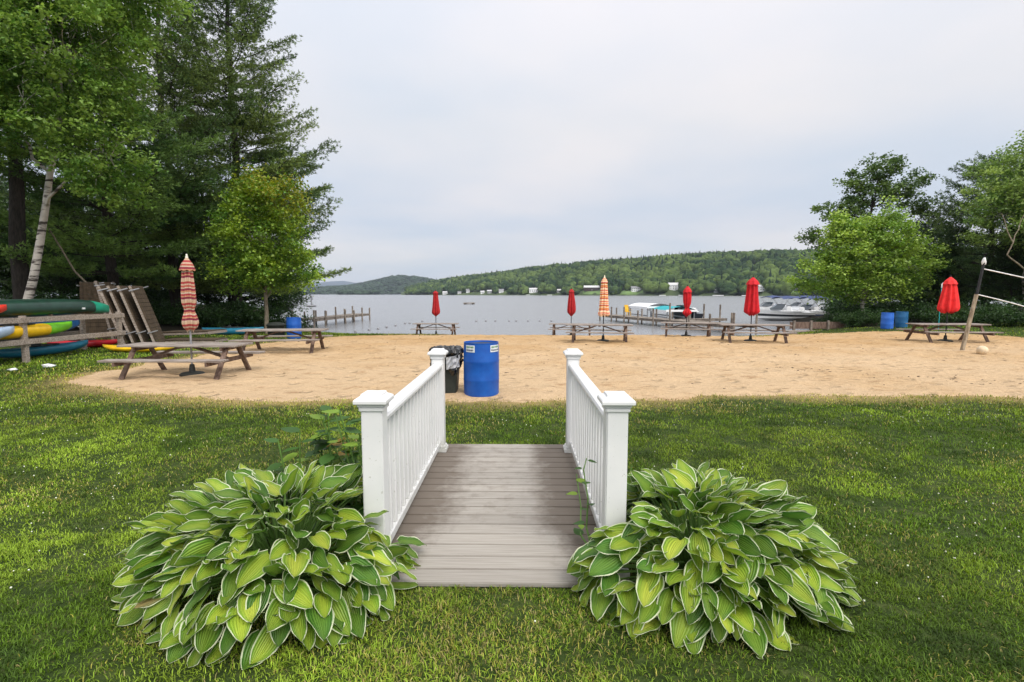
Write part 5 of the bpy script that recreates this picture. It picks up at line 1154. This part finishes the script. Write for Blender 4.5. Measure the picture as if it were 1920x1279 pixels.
def motorboat(loc_, rz, Ln, B, label, stripe='boat_dark', bim=None, s_hull='boat_white', shield=True):
    t = empty('motorboat', loc_, rz, label, 'motorboat', 'motorboats moored off the right shore')
    ns = 15; vs = []; st = []; 
    for i in range(ns):
        u = i / (ns - 1); x = -Ln / 2 + Ln * u; f = (1 - max(0, (u - .45) / .55) ** 2.2) ; hh = .62 + .28 * u ** 2
        w0 = B / 2 * max(f, .02); vs += [(x + .25 * u * (0), -w0, hh), (x, -w0 * .82, .12), (x, -w0 * .35 * (1 - u * .5), -.22 + .3 * u ** 3), (x, w0 * .35 * (1 - u * .5), -.22 + .3 * u ** 3), (x, w0 * .82, .12), (x, w0, hh)]
    for i in range(0, ns):
        pass
    fs = [(i * 6 + k, i * 6 + k + 1, (i + 1) * 6 + k + 1, (i + 1) * 6 + k) for i in range(ns - 1) for k in range(5)] + [(0, 1, 2, 3, 4, 5)]
    fs += [(i * 6, (i + 1) * 6, (i + 1) * 6 + 5, i * 6 + 5) for i in range(ns - 1)]
    m = MB(); m.add(vs, fs); hl = m.build('hull', s_hull, t, smooth=False)
    m = MB()
    for sy in (0, 5):
        vv = []
        for i in range(ns):
            a = Vector(vs[i * 6 + sy]); c = Vector(vs[i * 6 + (1 if sy == 0 else 4)]); off = Vector((0, -.012 if sy == 0 else .012, 0)); vv += [a.lerp(c, .45) + off, a.lerp(c, .72) + off]
        m.add(vv, [(2 * i, 2 * i + 2, 2 * i + 3, 2 * i + 1) for i in range(ns - 1)])
    m.build('hull_stripe', stripe, hl)
    MB().box((-Ln * .12, 0, .76), (Ln * .5, B * .82, .12)).build('cockpit_coaming', 'boat_white', t, bevel=.04)
    for sx in (-.3, -.05): MB().box((Ln * sx, 0, .95), (.5, B * .6, .32)).build('seat', 'boat_white', t, bevel=.06)
    m = MB(); m.add([(Ln * .12, -B * .40, .85), (Ln * .22, 0, .85), (Ln * .12, B * .40, .85), (Ln * .03, -B * .34, 1.32), (Ln * .10, 0, 1.32), (Ln * .03, B * .34, 1.32)], [(0, 1, 4, 3), (1, 2, 5, 4)]); m.build('windscreen', 'glass_dark', t)
    MB().box((-Ln * .52, 0, .55), (.35, .35, .7)).build('outboard_motor', 'boat_dark', t, bevel=.05)
    if bim:
        m = MB(); n_ = 7; vv = []
        for i in range(n_): u = -1 + 2 * i / (n_ - 1); vv += [(-Ln * .30, u * B * .42, 2.0 - .22 * u * u), (-Ln * .08, u * B * .42, 2.12 - .22 * u * u), (Ln * .10, u * B * .42, 2.0 - .22 * u * u)]
        m.add(vv, [(3 * i + k, 3 * i + k + 3, 3 * i + k + 4, 3 * i + k + 1) for i in range(n_ - 1) for k in range(2)]); bt_ = m.build('bimini_top', bim, t)
        for sy in (-1, 1):
            for xx in (-.25, .06): MB().tube([(-Ln * .1, sy * B * .42, .8), (Ln * xx, sy * B * .41, 1.8)], .018, 5).build('frame_tube', 'grey_metal', bt_)
    return t
motorboat((X(1462, 46), 46, WZ + .12), R(186), 5.0, 2.2, 'front moored white motorboat with bold dark hull stripe')
motorboat((X(1462, 49), 49, WZ + .12), R(190), 5.8, 2.2, 'second moored white motorboat with dark bimini frame', bim='canvas_blue')
motorboat((X(1512, 47), 47, WZ + .12), R(184), 5.8, 2.2, 'white motorboat with blue bimini, nearest the green tree', bim='canvas_blue', stripe='canvas_blue')
motorboat((X(1438, 60), 60, WZ + .12), R(200), 5.6, 2.2, 'farthest moored motorboat with small dark bimini behind the red umbrella', bim='canvas_blue', stripe='boat_dark')
motorboat((X(1495, 58), 58, WZ + .12), R(175), 6.2, 2.3, 'pale blue white motorboat behind the others', bim='canvas_blue', stripe='hull_lightblue')
motorboat((X(1236, 48.5) + 1.6, 46.5, WZ + .05), R(95), 4.4, 1.8, 'low dark motorboat resting under the teal canopy', s_hull='boat_dark', stripe='boat_white')
# timber wall at the right shore
t = empty('timber_wall', (X(1530, 31.5), 31.5, WZ), R(4), 'dark brown timber wall and plank walkway below the moored boats', 'wall')
MB().box((0, 0, .45), (3.6, .10, .42)).build('wall_planks', 'table_leg_wood', t); MB().box((-.3, -.5, .12), (4.2, .8, .06)).build('walkway', 'old_wood', t)
for k in range(4): MB().box((-1.6 + k * 1.1, -.08, .2), (.12, .12, 1.1)).build('post', 'dock_wood', t)
# swimming raft, marker and float line
x, y = X(880, 118), 118; t = empty('swim_raft', (x, y, WZ), 0, 'low dark swimming raft floating alone far out on the lake', 'raft')
MB().box((0, 0, .28), (2.5, 2.5, .22)).build('raft_deck', 'dock_wood', t)
for s in (-1, 1): MB().tube([(s * .9, -1.2, .05), (s * .9, 1.2, .05)], .22, 10).build('float_drum', 'black_plastic', t)
x, y = X(583, 95), 95; t = empty('marker_buoy', (x, y, WZ), 0, 'dark marker buoy with short pole on the lake at the left', 'buoy')
MB().lathe([(-.2, .5), (.15, .9), (.3, .8), (.35, .3)], 14).build('float', 'buoy_dark', t, smooth=True); MB().tube([(0, 0, .3), (0, 0, 1.9)], .12, 8).build('mast', 'buoy_dark', t); MB().box((0, 0, 1.9), (.3, .3, .5)).build('topmark', 'buoy_dark', t)
bu = None
pts = [(667, 623), (692, 619.5), (709, 617.5), (725, 614.5), (742, 611.5), (760, 607.5), (768, 607)] + [(x_, 603 - (x_ > 900) * .3) for x_ in (792, 893, 911, 929, 955, 968, 990, 1012, 1034)]
names = ['nearest the shore', 'second from the shore', 'third from the shore', 'fourth from the shore', 'fifth from the shore', 'sixth from the shore', 'at the corner of the line']
for i, (px, py) in enumerate(pts):
    p = at(px, py, WZ)
    if bu is None:
        bu = empty('float_buoy', (0, 0, 0)); MB().lathe([(-.08, .03), (-.06, .07), (0, .095), (.06, .07), (.08, .03)], 12).build('float_body', 'buoy_dark', bu, smooth=True)
        MB().tube([(0, 0, .07), (0, 0, .11)], .02, 6).build('rope_eye', 'paper_white', bu); o = bu
    else: o = copy_tree(bu)
    o.location = (p.x, p.y, WZ + .03)
    lab = 'small dark swim line float, %s' % names[i] if i < 7 else 'one of the small dark floats strung across the outer swim line'
    tag(o, lab, 'buoy', 'floats of the swim line')

# ------------------------------------------------------------ net pole, ball, hooked pole
b0 = at(1803, 656, -.17); b0 = Vector((b0.x, b0.y, TZ(b0.x, b0.y))); m1 = aty(1831, 552, b0.y); t1 = aty(1845, 492, b0.y)
t = empty('net_pole', b0, 0, 'leaning volleyball net pole with ropes on the right of the beach', 'net pole')
MB().tube([Vector((0, 0, -.1)) - (m1 - b0) * .05, m1 - b0], [.06, .052], 10).build('wood_post', 'pole_wood', t, smooth=True)
MB().tube([m1 - b0 - Vector((0, 0, .1)), t1 - b0], .036, 8).build('pipe_extension', 'dark_metal', t, smooth=True)
v, f = ico(2); v = v * (1 + rng.normal(0, .2, (len(v), 1))) * np.array([.055, .05, .12]); o = np_mesh('white_wrap', v + np.array(t1 - b0 + Vector((0, 0, .02))), [f], 'paper_white', t)
end = Vector((t1.x + 7.5, t1.y - 1.0, 0))
def rope(a, b, sag, r_, name):
    pts = [a.lerp(b, u) - Vector((0, 0, sag * 4 * u * (1 - u))) for u in np.linspace(0, 1, 16)]; MB().tube([p - b0 for p in pts], r_, 6).build(name, 'rope_white', t, smooth=True)
p2 = aty(1843, 504, b0.y); e2 = aty(1935, 524, b0.y - .3); dv = (e2 - p2); rope(p2, p2 + dv * 5.5, .0, .016, 'net_cord')
p3 = m1; e3 = aty(1935, 584, b0.y - .3); rope(p3, p3 + (e3 - p3) * 2.2, -.08, .014, 'guy_rope')
bl = at(1841, 663, -.16); v, f = ico(3); v = v * .135
me_o = np_mesh('ball', v, [f], 'ball_tan', smooth=True); me_o.location = (bl.x, bl.y, TZ(bl.x, bl.y) + .13); tag(me_o, 'pale tan ball on the sand right of the leaning net pole', 'ball')
x, y = X(1752, 25), 25; z = gz(x, y); t = empty('hooked_pole', (x, y, z), 0, 'thin green pole with pale bent hook left of the bright red umbrella', 'pole')
MB().tube([(0, 0, 0), (0, 0, 2.1)], .018, 6).build('rod', 'canvas_teal', t); MB().tube([(0, 0, 2.1), (0, 0, 2.25), (.06, 0, 2.33), (.28, 0, 2.33)], .025, 6).build('hook', 'rope_white', t)

# ------------------------------------------------------------ grass
def lawn_tone(x, y):
    a = fbm(x * .9 + 5, y * .9, 4); b2 = fbm(x * 3.3, y * 3.3 + 40, 3); return a, b2
def clump_ok(x, y):
    d = sand_d(x, y); ondeck = (np.abs(x - BX) < .745) & (y > Y0 - .01) & (y < Y1 + .0)
    wood = ((x < -14.5) & (y > 19)) | ((x > 20.5) & (y > 29))
    return d, ondeck | wood
def sample(n, yr, wfac, p=1.0):
    y = yr[0] + (yr[1] - yr[0]) * rng.random(n) ** p; x = (rng.random(n) * 2 - 1) * (y * wfac + .6); return x, y
bands = [(185000, (1.35, 3.2), 1.22, .023, .0040), (180000, (3.2, 6.0), 1.16, .026, .0058), (130000, (6.0, 9.6), 1.14, .032, .009)]
PX = []; 
for n, yr, wf, hgt, wd in bands:
    x, y = sample(n, yr, wf, .9); PX.append(np.stack([x, y, np.full(n, hgt), np.full(n, wd)], 1))
n = 60000; y = 9.6 + rng.random(n) * 16; x = -8.3 - rng.random(n) * (y * 1.1 - 6.5); PX.append(np.stack([x, y, np.full(n, .05), np.full(n, .018)], 1))
n = 14000; y = 18 + rng.random(n) * 13; x = 15 + rng.random(n) * (y * .95 - 8); PX.append(np.stack([x, y, np.full(n, .06), np.full(n, .022)], 1))
n = 9000; x = -14 + rng.random(n) * 10.5; y = np.interp(x, _sx, _sy) - .15 - rng.random(n) ** 1.5 * 3.5; PX.append(np.stack([x, y, np.full(n, .10), np.full(n, .022)], 1))
n = 5000; x = 10 + rng.random(n) * 9; y = np.interp(x, _sx, _sy) - .1 - rng.random(n) ** 2 * 1.5; PX.append(np.stack([x, y, np.full(n, .09), np.full(n, .024)], 1))
PX = np.concatenate(PX); x, y, hg, wd = PX.T
d, bad = clump_ok(x, y); shorestrip = (np.interp(x, _sx, _sy) - y < 3.6) & (y > 24) & (np.interp(x, _sx, _sy) - y > 0) & ((x < -4) | (x > 11))
thin = np.where(d > -1.0, .35 + .65 * np.clip(-d / 1.0, 0, 1), 1); bare = fbm(x * 1.7 + 80, y * 1.7, 4)
thick = fbm(x * 4.2 + 3, y * 4.2 + 8, 3); keep = ~bad & ~((thick < .42) & (rng.random(len(x)) < .6)) & ((d < .03) & (rng.random(len(x)) < thin) | shorestrip) & ~((bare < .34) & (rng.random(len(x)) < .55))
near = (np.abs(x - BX) < .72) & (y < Y0) & (y > Y0 - .5)
x, y, hg, wd, d = x[keep], y[keep], hg[keep], wd[keep], d[keep]; n = len(x)
a_, b2 = lawn_tone(x, y); cl = fbm(x * 5.5 + 9, y * 5.5, 3)
hgt = hg * rng.uniform(.5, 1.5, n) * (.55 + .9 * cl); az = rng.uniform(0, 6.283, n); ln_ = rng.uniform(.2, 1.25, n)
z = tz(x, y) - .004
dx, dy = np.cos(az), np.sin(az); sx_, sy_ = -dy, dx
off = hgt * ln_
b0_ = np.stack([x - sx_ * wd * .5, y - sy_ * wd * .5, z], 1); b1_ = np.stack([x + sx_ * wd * .5, y + sy_ * wd * .5, z], 1)
mx_ = np.stack([x + dx * off * .35, y + dy * off * .35, z + hgt * .62], 1); q = np.stack([sx_ * wd * .42, sy_ * wd * .42, 0 * x], 1)
tp = np.stack([x + dx * off, y + dy * off, z + hgt * np.clip(1.05 - ln_ * .35, .3, 1)], 1)
V = np.stack([b0_, b1_, mx_ + q, mx_ - q, tp], 1).reshape(-1, 3); k5 = np.arange(n) * 5
Fq = np.stack([k5, k5 + 1, k5 + 2, k5 + 3], 1); Ft = np.stack([k5 + 3, k5 + 2, k5 + 4], 1)
gA = np.array([.10, .175, .015]); gB = np.array([.255, .365, .036]); gC = np.array([.035, .070, .012]); dry = np.array([.36, .31, .12]); yl = np.array([.34, .32, .06])
t1_ = np.clip((a_ - .35) / .3, 0, 1)[:, None]; col = gA * (1 - t1_) + gB * t1_
t2_ = np.clip((b2 - .5) / .2, 0, 1)[:, None] * .75; col = col * (1 - t2_) + gC * t2_
br_ = fbm(x * 1.3 + 31, y * 1.3 + 7, 4); pd = np.clip((br_ - .52) / .22, 0, 1) * .26 + .02
pd = np.maximum(pd, np.clip(1.1 + d / (.5 + 1.6 * fbm(x * .7 + 2, y * .7, 3)), 0, 1) * .85); pd = np.maximum(pd, np.exp(-((x + .15) / .7) ** 2 - ((y - 2.1) / .45) ** 2) * .5)
isd = (rng.random(n) < pd)[:, None]; col = np.where(isd, np.where(rng.random((n, 1)) < .5, dry, yl), col) * rng.uniform(.45, 1.5, (n, 1)) * (.84 + .36 * np.clip((fbm(x * .45 + 12, y * .8, 3) - .3) / .4, 0, 1))[:, None]
dk_ = shorestrip[keep][:, None]; col = np.where(dk_, col * .7, col)
V_col = np.repeat(col, 5, 0)
gr = np_mesh('lawn_grass', V, [Fq, Ft], 'grass_blade', col=V_col); tag(gr, 'short mown green grass with straw coloured patches near the sand', 'grass', kind='stuff')
# clover heads and specks
n = 700; x, y = sample(n, (2.2, 7.6), 1.12); d, bad = clump_ok(x, y); dens = fbm(x * 1.2 + 60, y * 1.2, 3); k_ = (~bad) & (d < -.4) & (dens > .5); x, y = x[k_], y[k_]
v, f = ico(1); n = len(x); s = rng.uniform(.003, .0055, n) * (1 + y * .05); P = np.stack([x, y, tz(x, y) + .035], 1); V = (v[None] * s[:, None, None] + P[:, None]).reshape(-1, 3)
cb_ = np_mesh('clover_blossoms', V, [(f[None] + (np.arange(n) * len(v))[:, None, None]).reshape(-1, 3)], 'blossom'); tag(cb_, 'tiny white clover blossoms scattered through the lawn', 'clover', kind='stuff')
n = 190; x = rng.uniform(-9, 20, n); y = rng.uniform(8.3, 24, n); k_ = sand_d(x, y) > .25; x, y = x[k_], y[k_]
# a raked line of debris on the right half
m_ = 60; u = rng.random(m_); x = np.concatenate([x, 5.5 + u * 5.5 + rng.normal(0, .2, m_)]); y = np.concatenate([y, 11.4 - u * 2.6 + rng.normal(0, .16, m_) + .2 * np.sin(u * 9)]); n = len(x)
sz_ = rng.uniform(.005, .017, n) * (.5 + y * .05); el = rng.uniform(1, 4, n); an = rng.uniform(-.6, .6, n)
V = v[None] * np.stack([sz_ * el, sz_, sz_ * .5], 1)[:, None, :]; ca_, sa_ = np.cos(an)[:, None], np.sin(an)[:, None]; V = np.stack([V[..., 0] * ca_ - V[..., 1] * sa_, V[..., 0] * sa_ + V[..., 1] * ca_, V[..., 2]], -1)
V = (V + np.stack([x, y, sz(x, y) + .004], 1)[:, None]).reshape(-1, 3)
tag(np_mesh('beach_debris', V, [(f[None] + (np.arange(n) * len(v))[:, None, None]).reshape(-1, 3)], 'dirt_speck'), 'dark bits of bark and leaf litter on the sand', 'debris', kind='stuff')

# ------------------------------------------------------------ haze
hz = MB().box((0, 4600, 165), (18200, 9500, 350)); m = bpy.data.materials.new('haze'); m.use_nodes = True; m.node_tree.nodes.clear()
o_ = m.node_tree.nodes.new('ShaderNodeOutputMaterial'); pv = m.node_tree.nodes.new('ShaderNodeVolumePrincipled'); pv.inputs['Color'].default_value = (.72, .82, 1, 1); pv.inputs['Density'].default_value = 8.5e-5
pv.inputs['Anisotropy'].default_value = .2
m.node_tree.links.new(pv.outputs[0], o_.inputs['Volume']); MATS['haze'] = m
h_ = hz.build('haze', 'haze'); tag(h_, 'pale summer haze over the lake', 'haze', kind='stuff')
